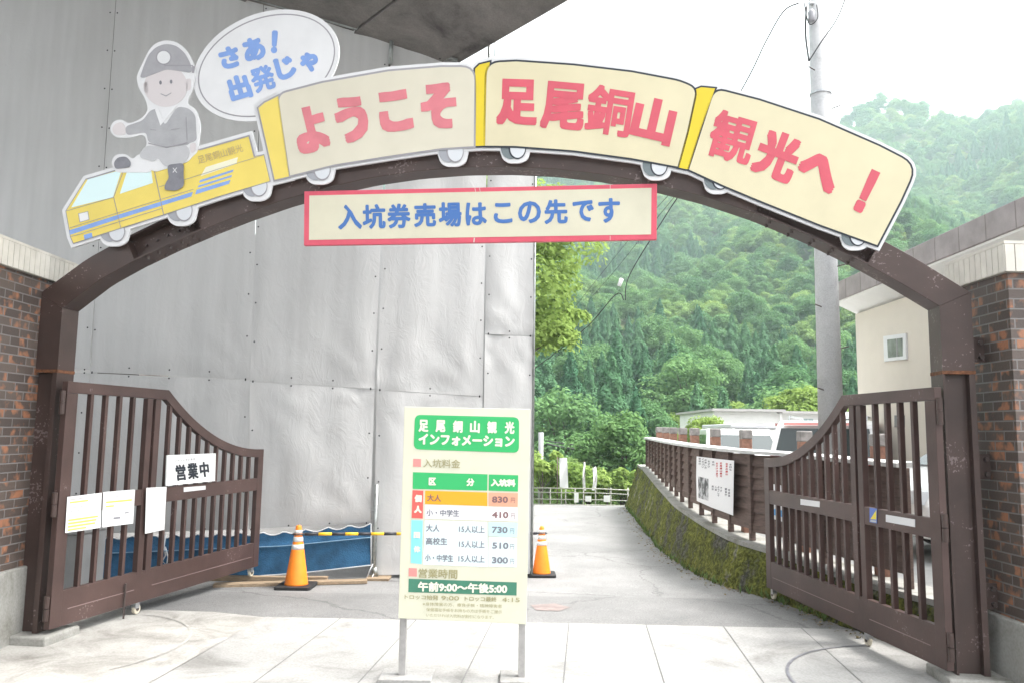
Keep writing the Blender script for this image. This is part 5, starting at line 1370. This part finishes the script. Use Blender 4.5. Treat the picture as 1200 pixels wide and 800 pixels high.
# shelter with a pale canopy
cpx = thing('carport', (7.6, 24, LOT), 'open shelter with pale flat canopy and dark green side curtain', 'carport')
mb = MB(); mb.bx(6.2, 12.0, 22.6, 26.0, 1.84, 1.96); mb.build('canopy', mat('canopy_pale', (0.55, 0.55, 0.57), 0.5, noise=0.05, nscale=3), cpx, bevel=0.03)
mb = MB(); mb.bx(6.25, 6.3, 22.7, 25.9, LOT, 1.84); mb.bx(6.3, 7.0, 22.7, 22.74, LOT, 1.84); mb.build('side_curtain', mat('green_curtain', (0.03, 0.06, 0.03), 0.8, noise=0.5, nscale=3, stretch=(6, 6, 0.4)), cpx)
for x in (6.3, 8.9, 11.8):
    mb = MB(); mb.tube([(x, 22.66, LOT), (x, 22.66, 1.84)], 0.04, 8); mb.build('post', STEEL, cpx)

# low white building far behind
wb = thing('white_workshop', (11, 36, LOT), 'long low white workshop with shallow roof beyond the parking lot', 'building')
z_t = float(at_depth(875, 480, 35)[2]); xl_ = float(at_depth(836.5, 500, 35)[0]); xm = float(at_depth(911, 500, 35)[0]); xr_ = float(at_depth(985, 500, 35)[0])
mb = MB(); mb.bx(xl_, xm, 35, 42, LOT - 0.2, z_t - 0.06); mb.bx(xm + 0.002, xr_, 35.5, 41.5, LOT - 0.2, z_t - 0.10); mb.build('wall', WHITEW, wb)
mb = MB(); mb.bx(xl_ - 0.15, xm + 0.25, 34.6, 42.3, z_t - 0.06, z_t + 0.04); mb.bx(xm + 0.26, xr_ + 0.2, 35.1, 42, z_t - 0.11, z_t - 0.01); mb.build('roof', mat('grey_roof_edge', (0.42, 0.40, 0.39), 0.6), wb)
for pts_, yy in (([(868.5, 496.5), (879.5, 496.5), (879.5, 502.5), (868.5, 502.5)], 34.99), ([(881, 496.7), (893, 496.7), (893, 502.7), (881, 502.7)], 34.99), ([(941.5, 490), (946.5, 490), (946.5, 499.5), (941.5, 499.5)], 35.49), ([(947.3, 490), (953, 490), (953, 499.5), (947.3, 499.5)], 35.49)):
    q = [at_depth(x, y, yy) for x, y in pts_]; mb = MB(); mb.prism(q, (0, 0.03, 0)); f_ = mb.build('window', mat('window_grey', (0.16, 0.17, 0.18) if yy < 35 else (0.36, 0.44, 0.44), 0.2) if yy < 35 else mat('window_pale', (0.36, 0.44, 0.44), 0.2), wb)
mb = MB(); mb.tube([(xm + 0.1, 34.9, LOT), (xm + 0.1, 34.9, z_t - 0.1)], 0.05, 8); mb.build('downpipe', WHITEW, wb)

# beige building with deep eaves on the right
bb = thing('beige_building', (7.5, 9, 0), 'beige rendered building with deep white eaves and one small window', 'building')
WX, EX = 6.05, 5.72
yc, yr, yn = 13.9, 14.05, 7.4
zi, zo = 3.76, 3.96
mb = MB(); mb.bx(WX, 14, yn, yc, 0.0, zi); mb.build('wall', BEIGE, bb)
mb = MB(); mb.prism([(EX + 0.03, yn - 0.5, zo), (WX + 0.1, yn - 0.5, zi + 0.01), (14.2, yn - 0.5, zi + 0.01), (14.2, yn - 0.5, zo + 0.03), (EX + 0.03, yn - 0.5, zo + 0.03)], (0, yr - yn + 0.46, 0)); mb.build('soffit', WHITEW, bb)
rf = MB(); rf.bx(EX, 14.4, yn - 0.6, yr, zo + 0.03, zo + 0.36); roof = rf.build('roof', ROOFM, bb, bevel=0.01)
for k in range(12):
    yk = yn - 0.3 + 0.58 * k; mb = MB(); mb.bx(EX - 0.003, EX + 0.01, yk, yk + 0.009, zo + 0.035, zo + 0.352); mb.build('fascia_joint', mat('fascia_joint', (0.17, 0.145, 0.14), 0.6), roof)
BW = Plane((WX, 9, 0), (0, 1))
wq = [(1035, 394), (1061, 390.5), (1062, 420.5), (1036, 423.5)]
mb = MB(); plate(mb, BW, grow(wq, 0.0), 0.03, 0.05); wf = mb.build('window_frame', WHITE, bb)
gq = [(1039.5, 398), (1057.5, 395.8), (1058, 417), (1040.5, 419)]
mb = MB(); plate(mb, BW, gq, 0.032, 0.01); mb.build('pane', mat('frosted_pane', (0.20, 0.22, 0.21), 0.15, noise=0.5, nscale=4), wf)
mb = MB(); plate(mb, BW, [(1050, 396.8), (1051.2, 396.7), (1051.6, 417.6), (1050.4, 417.8)], 0.035, 0.003); mb.build('mullion', INK_B, wf)
wq2 = [(1048, 486), (1059, 486), (1059, 500), (1048, 500)]
mb = MB(); plate(mb, BW, wq2, 0.02, 0.02); mb.build('window', mat('window_grey2', (0.22, 0.22, 0.22), 0.2), bb)
pp = BW.at(1099, 400, 0.06); mb = MB(); mb.tube([(pp[0], pp[1], 0.2), (pp[0], pp[1], zi + 0.1)], 0.05, 8); mb.build('downpipe', WHITE, bb, smooth=True)
pp = BW.at(1093, 400, 0.01)
mb = MB(); mb.bx(WX - 0.012, WX - 0.001, pp[1] - 0.006, pp[1] + 0.006, 0.3, zi); mb.build('wall_joint', mat('wall_joint', (0.35, 0.31, 0.27), 0.7), bb)

# utility pole
up = at_depth(973, 470, 11.9)
pole = thing('utility_pole', (up[0], up[1], LOT), 'tall grey concrete utility pole behind the right gate', 'utility pole')
PC = concrete_mat('pole_concrete', (0.43, 0.435, 0.445), (0.50, 0.505, 0.515), (0.33, 0.33, 0.335), 2.0)
mb = MB(); mb.tube([(up[0], up[1], LOT - 0.3), (up[0], up[1], 11.0)], [0.19, 0.125], 22); mb.build('shaft', PC, pole, smooth=True)
for k in range(9):
    z = 1.6 + (514 - (465 - 58 * k)) * 11.9 / FPX if False else 2.3 + 0.62 * k
    mb = MB(); s = 1 if k % 2 else -1
    mb.tube([(up[0] + 0.12 * s, up[1] - 0.1, z), (up[0] + 0.24 * s, up[1] - 0.16, z + 0.03)], 0.009, 6); mb.build('step_bolt', BOLT, pole)
for z in (4.9, 6.9):
    mb = MB(); mb.tube([(up[0], up[1], z), (up[0], up[1], z + 0.035)], 0.168, 20); mb.build('band', STEEL, pole)
mb = MB(); q = at_depth(951, 18, 11.75); mb.lathe((q[0], q[1], q[2] - 0.12), [(0.03, 0), (0.06, 0.03), (0.05, 0.1), (0.06, 0.16), (0.02, 0.22)], 12); mb.build('insulator', mat('insulator_grey', (0.30, 0.30, 0.32), 0.3), pole, smooth=True)
mb = MB(); mb.tube([at_depth(948, 4, 11.8), at_depth(962, 6, 11.85)], 0.03, 8); mb.build('cross_arm', STEEL, pole)
WIRE = mat('black_cable', (0.03, 0.03, 0.032), 0.6)
def cable(pts, r, label, parent=None):
    P_ = [at_depth(x, y, d_) for x, y, d_ in pts]; mb = MB()
    # smooth the run
    q = [Vector(p) for p in P_]
    out = []
    for i in range(len(q) - 1):
        a, b = q[i], q[i + 1]; p0 = q[max(i - 1, 0)]; p3 = q[min(i + 2, len(q) - 1)]
        for k in range(6):
            t = k / 6
            out.append(0.5 * ((2 * a) + (-p0 + b) * t + (2 * p0 - 5 * a + 4 * b - p3) * t * t + (-p0 + 3 * a - 3 * b + p3) * t ** 3))
    out.append(q[-1])
    mb.tube(out, r, 6)
    if parent is not None: return mb.build('cable', WIRE, parent, smooth=True)
    return tag(mb.build('cable', WIRE, smooth=True), label, 'cable', 'overhead cables running from the utility pole')
cable([(936, 4, 11.8), (918, 14, 12.0), (897, 50, 12.4), (870, 104, 13.0), (800, 222, 15), (782, 250, 15.6), (738, 322, 17), (733, 352, 17.2)], 0.011, 'black overhead cable dropping from the pole top past the sign to a joint')
cable([(731, 352, 17.2), (722, 345, 17.3), (690, 381, 19), (650, 414, 21), (622, 434, 23)], 0.011, 'thin black cable running from the white clip down behind the scaffold')
cable([(796, 224, 16), (760, 268, 18), (720, 318, 21), (690, 352, 23.5)], 0.006, 'thinner upper cable of the pair beside the hanging sign')
cable([(788, 224, 16), (748, 268, 18), (712, 312, 21), (672, 362, 24.5)], 0.006, 'thinner lower cable of the pair beside the hanging sign')
cable([(945, 8, 11.78), (944, 40, 11.78), (948, 72, 11.72)], 0.014, None, pole)
cable([(948, 72, 11.72), (962, 50, 11.7), (980, 24, 11.75), (990, 0, 11.8), (993, -14, 11.8)], 0.010, None, pole)
cable([(942, 2, 11.75), (948, 28, 11.72), (958, 22, 11.72), (957, 6, 11.75)], 0.008, None, pole)
q = at_depth(727, 331, 17.15); mb = MB(); mb.tube([q + np.array([0.03, 0, 0.08]), q - np.array([0.03, 0, 0.08])], 0.045, 8); tag(mb.build('cable_clip', WHITE, smooth=True), 'small white clip on the overhead cable', 'cable clip')

# ------------------------------------------------------------------ guard rail, flags and distant pole past the crest
gr_ = thing('guard_rail', (1.3, 21.6, -0.6), 'pale pipe guard rail across the road beyond the crest', 'guard rail')
RAILM = mat('pale_rail', (0.36, 0.36, 0.31), 0.5, noise=0.1, nscale=5)
GY = 21.8
def gpx(x, y): return at_depth(x, y, GY)
for y0, y1 in ((571, 574), (576, 579), (584, 585.5), (590, 591)):
    mb = MB(); mb.tube([gpx(618, y0), gpx(700, y0 + 1), gpx(782, y1 + 2)], 0.015, 6); mb.build('rail', RAILM, gr_, smooth=True)
for x in (622, 645, 658, 663, 674, 684, 698, 716, 736, 750, 768):
    a = gpx(x, 571); mb = MB(); mb.tube([(a[0], a[1] + 0.03, gz(a[0], a[1])), (a[0], a[1] + 0.03, a[2])], 0.018, 6); mb.build('rail_post', RAILM, gr_, smooth=True)
for x0, x1, y0, y1, lb in ((673, 678, 577, 588, 'narrow'), (686, 693, 580.5, 587, 'middle'), (707.5, 715, 580, 587.5, 'wide'), (736, 742, 579, 587, 'rightmost')):
    mb = MB(); mb.prism([at_depth(x, y, GY - 0.1) for x, y in ((x0, y0), (x1, y0), (x1, y1), (x0, y1))], (0, 0.01, 0))
    tag(mb.build('rail_notice', PAPER), {'narrow': 'tall narrow white notice tied to the guard rail, the leftmost one', 'middle': 'small white notice tied to the guard rail beside the tall narrow one', 'wide': 'squarish white notice tied to the middle of the guard rail', 'rightmost': 'small white notice tied to the rail next to the mossy wall'}[lb], 'notice', 'white notices on the guard rail')
def flag(pole_px, cloth, label, bend=0):
    d_ = GY + 0.3
    b = at_depth(pole_px, 590, d_); t = thing('banner_flag', (b[0], b[1], gz(b[0], b[1])), label, 'flag', 'white vertical flags along the guard rail')
    top = at_depth(cloth[0][0], cloth[0][1] - 1, d_)
    mb = MB(); mb.tube([(b[0], b[1], gz(b[0], b[1])), (b[0], b[1], top[2])], 0.015, 6); mb.build('flag_pole', mat('flag_pole_brown', (0.12, 0.08, 0.07), 0.6), t, smooth=True)
    n_ = 10; vs_ = []
    for j in range(n_ + 1):
        v = j / n_
        for i in range(5):
            u = i / 4
            xl = cloth[0][0] * (1 - v) + cloth[3][0] * v; xr = cloth[1][0] * (1 - v) + cloth[2][0] * v
            yl = cloth[0][1] * (1 - v) + cloth[3][1] * v; yr = cloth[1][1] * (1 - v) + cloth[2][1] * v
            vs_.append(at_depth(xl * (1 - u) + xr * u + bend * math.sin(math.pi * v), yl * (1 - u) + yr * u, d_ - 0.05 - 0.05 * math.sin(u * 4 + v * 5)))
    mb = MB(); mb.add(vs_, [(j * 5 + i, j * 5 + i + 1, (j + 1) * 5 + i + 1, (j + 1) * 5 + i) for j in range(n_) for i in range(4)])
    mb.build('cloth', mat('flag_white', (0.74, 0.73, 0.74), 0.8), t, smooth=True)
flag(653, [(655.5, 536), (664.5, 536), (666, 572), (656, 570)], 'widest white vertical flag beside a brown pole')
flag(684.5, [(684, 541), (686, 541), (686.5, 574), (683, 574)], 'narrow white flag furled along its pole in the middle', -0.6)
flag(697.5, [(694, 548), (698.5, 546), (698, 574), (693.5, 574)], 'curved white flag blown sideways, right of the narrow one', 1.5)
flag(745.5, [(744.5, 554), (749, 553.5), (747.5, 577), (744, 577)], 'short white flag close to the mossy wall')
a = at_depth(634, 506, 30); mb = MB(); mb.tube([(a[0], a[1], -1.6), (a[0], a[1], a[2])], 0.10, 10)
tag(mb.build('telegraph_pole', mat('grey_pole', (0.30, 0.30, 0.31), 0.7, noise=0.2, nscale=3), smooth=True), 'short grey pole standing in the pale shrubs by the scaffold edge', 'pole')
for k, (ya, yb, yc_) in enumerate(((516, 520, 526), (520, 526, 530), (519, 528, 533))):
    mb = MB(); pts_ = [at_depth(640 + 13 * i, ya + (yc_ - ya) * i / 10 + 3 * math.sin(math.pi * i / 10) * (1 + 0.3 * k), 44 + k) for i in range(11)]
    mb.tube(pts_, 0.03, 5); tag(mb.build('cable', WIRE, smooth=True), ['upper distant cable crossing the green slope low down', 'middle distant cable crossing the green slope low down', 'lowest distant cable crossing the green slope low down'][k], 'cable', 'distant cables crossing the slope')

# ------------------------------------------------------------------ trees
LEAF_D = leaf_mat('leaf_dark', (0.080, 0.175, 0.080), (0.165, 0.290, 0.115), 0.35)
LEAF_M = leaf_mat('leaf_mid', (0.120, 0.225, 0.085), (0.260, 0.375, 0.130), 0.35)
LEAF_C = leaf_mat('leaf_conifer', (0.062, 0.155, 0.085), (0.125, 0.245, 0.120), 0.4, 0.2)
LEAF_Y = leaf_mat('leaf_yellow', (0.19, 0.29, 0.075), (0.30, 0.40, 0.12), 0.8, 0.45)
BARK = mat('bark', (0.09, 0.075, 0.06), 0.9, noise=0.4, nscale=6)

def leaf_quads(P, N, size, rnd, asp=0.62):
    """one bent leaf-clump quad per point, facing roughly N"""
    n = len(P)
    N = N + rnd.normal(0, 0.42, (n, 3)); N /= np.linalg.norm(N, axis=1)[:, None] + 1e-9
    a = np.cross(N, rnd.normal(0, 1, (n, 3))); a /= np.linalg.norm(a, axis=1)[:, None] + 1e-9
    b = np.cross(N, a)
    s = (size * rnd.uniform(0.6, 1.35, n))[:, None]
    v = np.stack([P - a * s, P - b * s * asp + N * s * 0.12, P + a * s, P + b * s * asp + N * s * 0.12], 1).reshape(-1, 3)
    return v

def mesh_quads(name, v, m):
    me = bpy.data.meshes.new(name)
    n = len(v) // 4
    me.vertices.add(len(v)); me.vertices.foreach_set('co', v.astype(np.float32).ravel())
    me.loops.add(len(v)); me.loops.foreach_set('vertex_index', np.arange(len(v), dtype=np.int32))
    me.polygons.add(n); me.polygons.foreach_set('loop_start', np.arange(0, len(v), 4, dtype=np.int32))
    me.update(calc_edges=True); me.materials.append(m)
    return me

def broad_crown(seed, H, W, nl, leaf, n_cl=44, low=0.22):
    r = np.random.default_rng(seed)
    pts, nor = [], []
    cs = []
    for k in range(n_cl):
        th = r.uniform(0, 2 * np.pi); u = r.uniform(-0.35, 1)
        rad = W * 0.5 * np.sqrt(max(0.05, 1 - max(u, 0) ** 1.6)) * r.uniform(0.35, 1.08) * (1 if u > 0 else 0.85)
        z = H * (low + (1 - low) * (0.42 + 0.5 * u)) * r.uniform(0.9, 1.08)
        cs.append((rad * np.cos(th), rad * np.sin(th), z, W * r.uniform(0.08, 0.21)))
    for (x, y, z, s) in cs:
        m = nl // n_cl
        d = r.normal(0, 1, (m, 3)); d /= np.linalg.norm(d, axis=1)[:, None]
        d[:, 2] = np.where(d[:, 2] < -0.3, -d[:, 2], d[:, 2])
        q = d * (s * r.uniform(0.72, 1.05, m))[:, None] * np.array([1.05, 1.05, 0.9]) * r.uniform(0.8, 1.2, 3)
        pts.append(q + np.array([x, y, z])); nor.append(d * 0.8 + np.array([0, 0, 0.42]))
    return leaf_quads(np.concatenate(pts), np.concatenate(nor), leaf, r), cs

def conifer_crown(seed, H, W, nl, leaf):
    r = np.random.default_rng(seed)
    t = r.beta(1.1, 1.7, nl) * 0.90 + 0.10
    th = r.uniform(0, 2 * np.pi, nl)
    lay = 1 + 0.22 * np.sin(t * 40 + 2 * np.sin(th * 2)) + 0.16 * np.sin(th * 5 + t * 9)
    rad = W * 0.5 * (1 - t) ** 0.75 * lay * np.sqrt(r.uniform(0.35, 1, nl))
    P = np.stack([rad * np.cos(th), rad * np.sin(th), H * t], 1)
    N = np.stack([np.cos(th), np.sin(th), np.full(nl, 0.55)], 1)
    return leaf_quads(P, N, leaf, r, 0.45)

def trunk_mesh(H, r0, cs, seed):
    mb = MB(); rr = random.Random(seed)
    mb.tube([(0, 0, -0.6), (0.05 * H * 0.1, 0, H * 0.25), (rr.uniform(-.03, .03) * H, rr.uniform(-.03, .03) * H, H * 0.55), (0, 0, H * 0.85)], [r0 * 1.2, r0 * 0.9, r0 * 0.6, r0 * 0.15], 8)
    for (x, y, z, s) in cs[:7]:
        mb.tube([(0, 0, max(H * 0.2, z * 0.55)), (x * 0.5, y * 0.5, z * 0.82), (x * 0.95, y * 0.95, z)], [r0 * 0.42, r0 * 0.28, r0 * 0.08], 6)
    me = bpy.data.meshes.new('trunk'); me.from_pydata(mb.v, [], mb.f); me.materials.append(BARK); me.update()
    return me

# crown and trunk meshes per kind (unit: metres, real size)
KINDS = []
for k, (H, W, m, sd) in enumerate(((8.5, 7.6, LEAF_M, 21), (10.0, 8.2, LEAF_D, 22), (7.2, 7.4, LEAF_M, 23), (9.2, 6.6, LEAF_D, 24))):
    v, cs = broad_crown(sd, H, W, 8800, 0.175)
    KINDS.append(('broadleaf_tree', mesh_quads('crown', v, m), trunk_mesh(H, 0.22, cs, sd)))
for k, (H, W, sd) in enumerate(((13.0, 5.2, 31), (11.0, 4.8, 32))):
    KINDS.append(('conifer_tree', mesh_quads('crown', conifer_crown(sd, H, W, 8800, 0.18), LEAF_C), trunk_mesh(H, 0.2, [], sd)))
v, cs = broad_crown(41, 6.0, 6.2, 8000, 0.14)
KINDS.append(('broadleaf_tree', mesh_quads('crown', v, LEAF_Y), trunk_mesh(6.0, 0.16, cs, 41)))

def put_tree(k, x, y, s, label, group, name=None, sink=0.3, z=None):
    nm, cr, tr = KINDS[k]
    t = thing(name or nm, (x, y, (gz(x, y) if z is None else z) - sink), label, 'tree' if (name or nm).endswith('tree') else 'shrub', group)
    t.rotation_euler = (0, 0, rng.uniform(0, 6.28)); t.scale = (s * rng.uniform(0.9, 1.1), s * rng.uniform(0.9, 1.1), s)
    for n_, me in (('trunk', tr), ('crown', cr)):
        o = bpy.data.objects.new(n_, me); SC.collection.objects.link(o); o.parent = t
    return t

# candidate spots on the slope, jittered rows getting wider with distance
spots = []
y = 50.0
while y < 700:
    step = 3.7 + y * 0.010
    x = -0.22 * y - 6
    while x < 0.86 * y + 8:
        spots.append((x + rng.uniform(-0.45, 0.45) * step, y + rng.uniform(-0.45, 0.45) * step, step)); x += step * 1.15
    y += step * 0.95
near_, far_ = [], []
for (x, y, st) in spots:
    (near_ if y < 108 and -0.06 < x / y < 0.72 else far_).append((x, y, st))
def kind_for(x, y):
    n1 = math.sin(x * 0.035 + 1.0) + math.sin(y * 0.028 - 0.6) + 0.8 * math.sin((x + y) * 0.017)
    if n1 > 0.55: return rng.choice((4, 5, 4, 5, 1))
    if rng.random() < 0.05: return 6
    return rng.choice((0, 1, 2, 3, 0, 1, 3))
if len(near_) > 260: near_ = near_[:260]
for (x, y, st) in near_:
    k = kind_for(x, y)
    if y < 70 and rng.random() < 0.35: k = 6
    lab, grp = {4: ('dark green conifer standing in the wood low on the slope', 'conifers low on the slope'), 6: ('pale yellow-green tree among darker trees low on the slope', 'pale trees low on the slope')}.get(4 if k in (4, 5) else k, ('rounded green broadleaf tree in the wood low on the slope', 'broadleaf trees low on the slope'))
    put_tree(k, x, y, rng.uniform(0.62, 0.92), lab, grp)

# the rest of the hillside wood: one mass, instanced on points
fm = bpy.data.meshes.new('hillside_forest')
fv = np.array([(x, y, gz(x, y) - 0.5) for x, y, s in far_])
fm.vertices.add(len(fv)); fm.vertices.foreach_set('co', fv.astype(np.float32).ravel())
fk = [kind_for(x, y) for x, y, s in far_]
fs_ = [max(0.75, s / 6.2) * rng.uniform(0.72, 1.2) for x, y, s in far_]
a = fm.attributes.new('tree_kind', 'INT', 'POINT'); a.data.foreach_set('value', fk)
a = fm.attributes.new('tree_size', 'FLOAT', 'POINT'); a.data.foreach_set('value', fs_)
a = fm.attributes.new('tree_turn', 'FLOAT', 'POINT'); a.data.foreach_set('value', [rng.uniform(0, 6.28) for _ in far_])
fo = bpy.data.objects.new('hillside_forest', fm); SC.collection.objects.link(fo)
tag(fo, kind='stuff', label='dense green mixed forest covering the steep hillside beyond the road')
ng = bpy.data.node_groups.new('forest', 'GeometryNodeTree')
ng.interface.new_socket('Geometry', in_out='INPUT', socket_type='NodeSocketGeometry'); ng.interface.new_socket('Geometry', in_out='OUTPUT', socket_type='NodeSocketGeometry')
gi = ng.nodes.new('NodeGroupInput'); go = ng.nodes.new('NodeGroupOutput')
iop = ng.nodes.new('GeometryNodeInstanceOnPoints'); gti = ng.nodes.new('GeometryNodeGeometryToInstance')
for nm, cr, tr in reversed(KINDS):
    src = bpy.data.objects.new('crown_source', cr)
    oi = ng.nodes.new('GeometryNodeObjectInfo'); oi.inputs['Object'].default_value = src; oi.inputs['As Instance'].default_value = True
    ng.links.new(oi.outputs['Geometry'], gti.inputs[0])
def attr(nm, ty):
    n_ = ng.nodes.new('GeometryNodeInputNamedAttribute'); n_.data_type = ty; n_.inputs['Name'].default_value = nm; return n_.outputs['Attribute']
jg = ng.nodes.new('GeometryNodeJoinGeometry'); ng.nodes.remove(gti)
for n_ in [n_ for n_ in ng.nodes if n_.bl_idname == 'GeometryNodeObjectInfo']: ng.links.new(n_.outputs['Geometry'], jg.inputs[0])
ng.links.new(gi.outputs[0], iop.inputs['Points']); ng.links.new(jg.outputs[0], iop.inputs['Instance'])
iop.inputs['Pick Instance'].default_value = True
ng.links.new(attr('tree_kind', 'INT'), iop.inputs['Instance Index'])
ng.links.new(attr('tree_size', 'FLOAT'), iop.inputs['Scale'])
cx = ng.nodes.new('ShaderNodeCombineXYZ'); ng.links.new(attr('tree_turn', 'FLOAT'), cx.inputs['Z']); ng.links.new(cx.outputs[0], iop.inputs['Rotation'])
ng.links.new(iop.outputs[0], go.inputs[0])
md = fo.modifiers.new('forest', 'NODES'); md.node_group = ng

# single trees and shrubs nearer the road
mv, mcs = broad_crown(77, 7.0, 5.0, 26000, 0.072, 70, 0.1)
KINDS.append(('maple_tree', mesh_quads('crown', mv, LEAF_Y), trunk_mesh(7.0, 0.16, mcs, 77)))
p = at_depth(628, 300, 19)
put_tree(7, float(p[0]) - 0.9, 19.0, 0.92, 'bright yellow-green maple leaning out beside the grey scaffold', None, 'maple_tree', 0.0, 1.6)
sv, scs = broad_crown(55, 2.2, 2.6, 2600, 0.085, 18, 0.05)
KINDS.append(('leafy_shrub', mesh_quads('crown', sv, LEAF_Y), trunk_mesh(2.2, 0.04, scs, 55)))
sv, scs = broad_crown(56, 3.2, 3.4, 3000, 0.10, 20, 0.08)
KINDS.append(('leafy_shrub', mesh_quads('crown', sv, LEAF_M), trunk_mesh(3.2, 0.06, scs, 56)))
k_ = 0
for px, d_, s, kd, lb in ((636, 27, 1.02, 8, 'tall pale shrub behind the guard rail next to the scaffold edge'), (664, 28, 0.9, 8, 'pale shrub behind the widest white flag'), (692, 33, 1.0, 9, 'darker shrub behind the middle flags'), (712, 30, 0.95, 8, 'low pale shrub in the middle behind the guard rail'), (734, 31, 1.0, 8, 'low pale shrub behind the squarish white notice'), (756, 32, 1.05, 8, 'low pale shrub behind the end of the mossy wall'), (648, 36, 1.2, 9, 'dark green shrub behind the short grey pole'), (730, 40, 1.3, 9, 'dark green shrub far behind the low pale ones')):
    x_ = (px - 600) / FPX * d_
    put_tree(kd, x_, d_, s, lb, 'shrubs behind the guard rail', 'leafy_shrub', 0.1)
put_tree(6, 6.75, 27.5, 0.33, 'light green tree beside the left end of the white workshop', None, 'broadleaf_tree', 0.0, 0.2)
put_tree(0, 4.6, 33.0, 0.5, 'green tree standing behind the far end of the board fence', None, 'broadleaf_tree', 0.0, -2.0)
put_tree(6, 14.6, 40, 0.62, 'light green tree seen between the pole and the beige building', None, 'broadleaf_tree', 0.0, 0.2)

# ------------------------------------------------------------------ air
hz = MB(); hz.bx(-1000, 1000, -120, 1000, -8, 420)
ho = hz.build('haze', [])
hm = bpy.data.materials.new('air'); hm.use_nodes = True
n_, l_ = hm.node_tree.nodes, hm.node_tree.links
n_.remove(n_['Principled BSDF'])
pvn = n_.new('ShaderNodeVolumePrincipled'); pvn.inputs['Color'].default_value = (0.80, 0.97, 1.0, 1); pvn.inputs['Density'].default_value = 0.00046; pvn.inputs['Anisotropy'].default_value = 0.0
l_.new(pvn.outputs[0], n_['Material Output'].inputs['Volume'])
ho.data.materials.append(hm)
tag(ho, kind='stuff', label='pale blue air haze between the road and the hills')

for o in SC.objects:
    if '_w' in o: del o['_w']
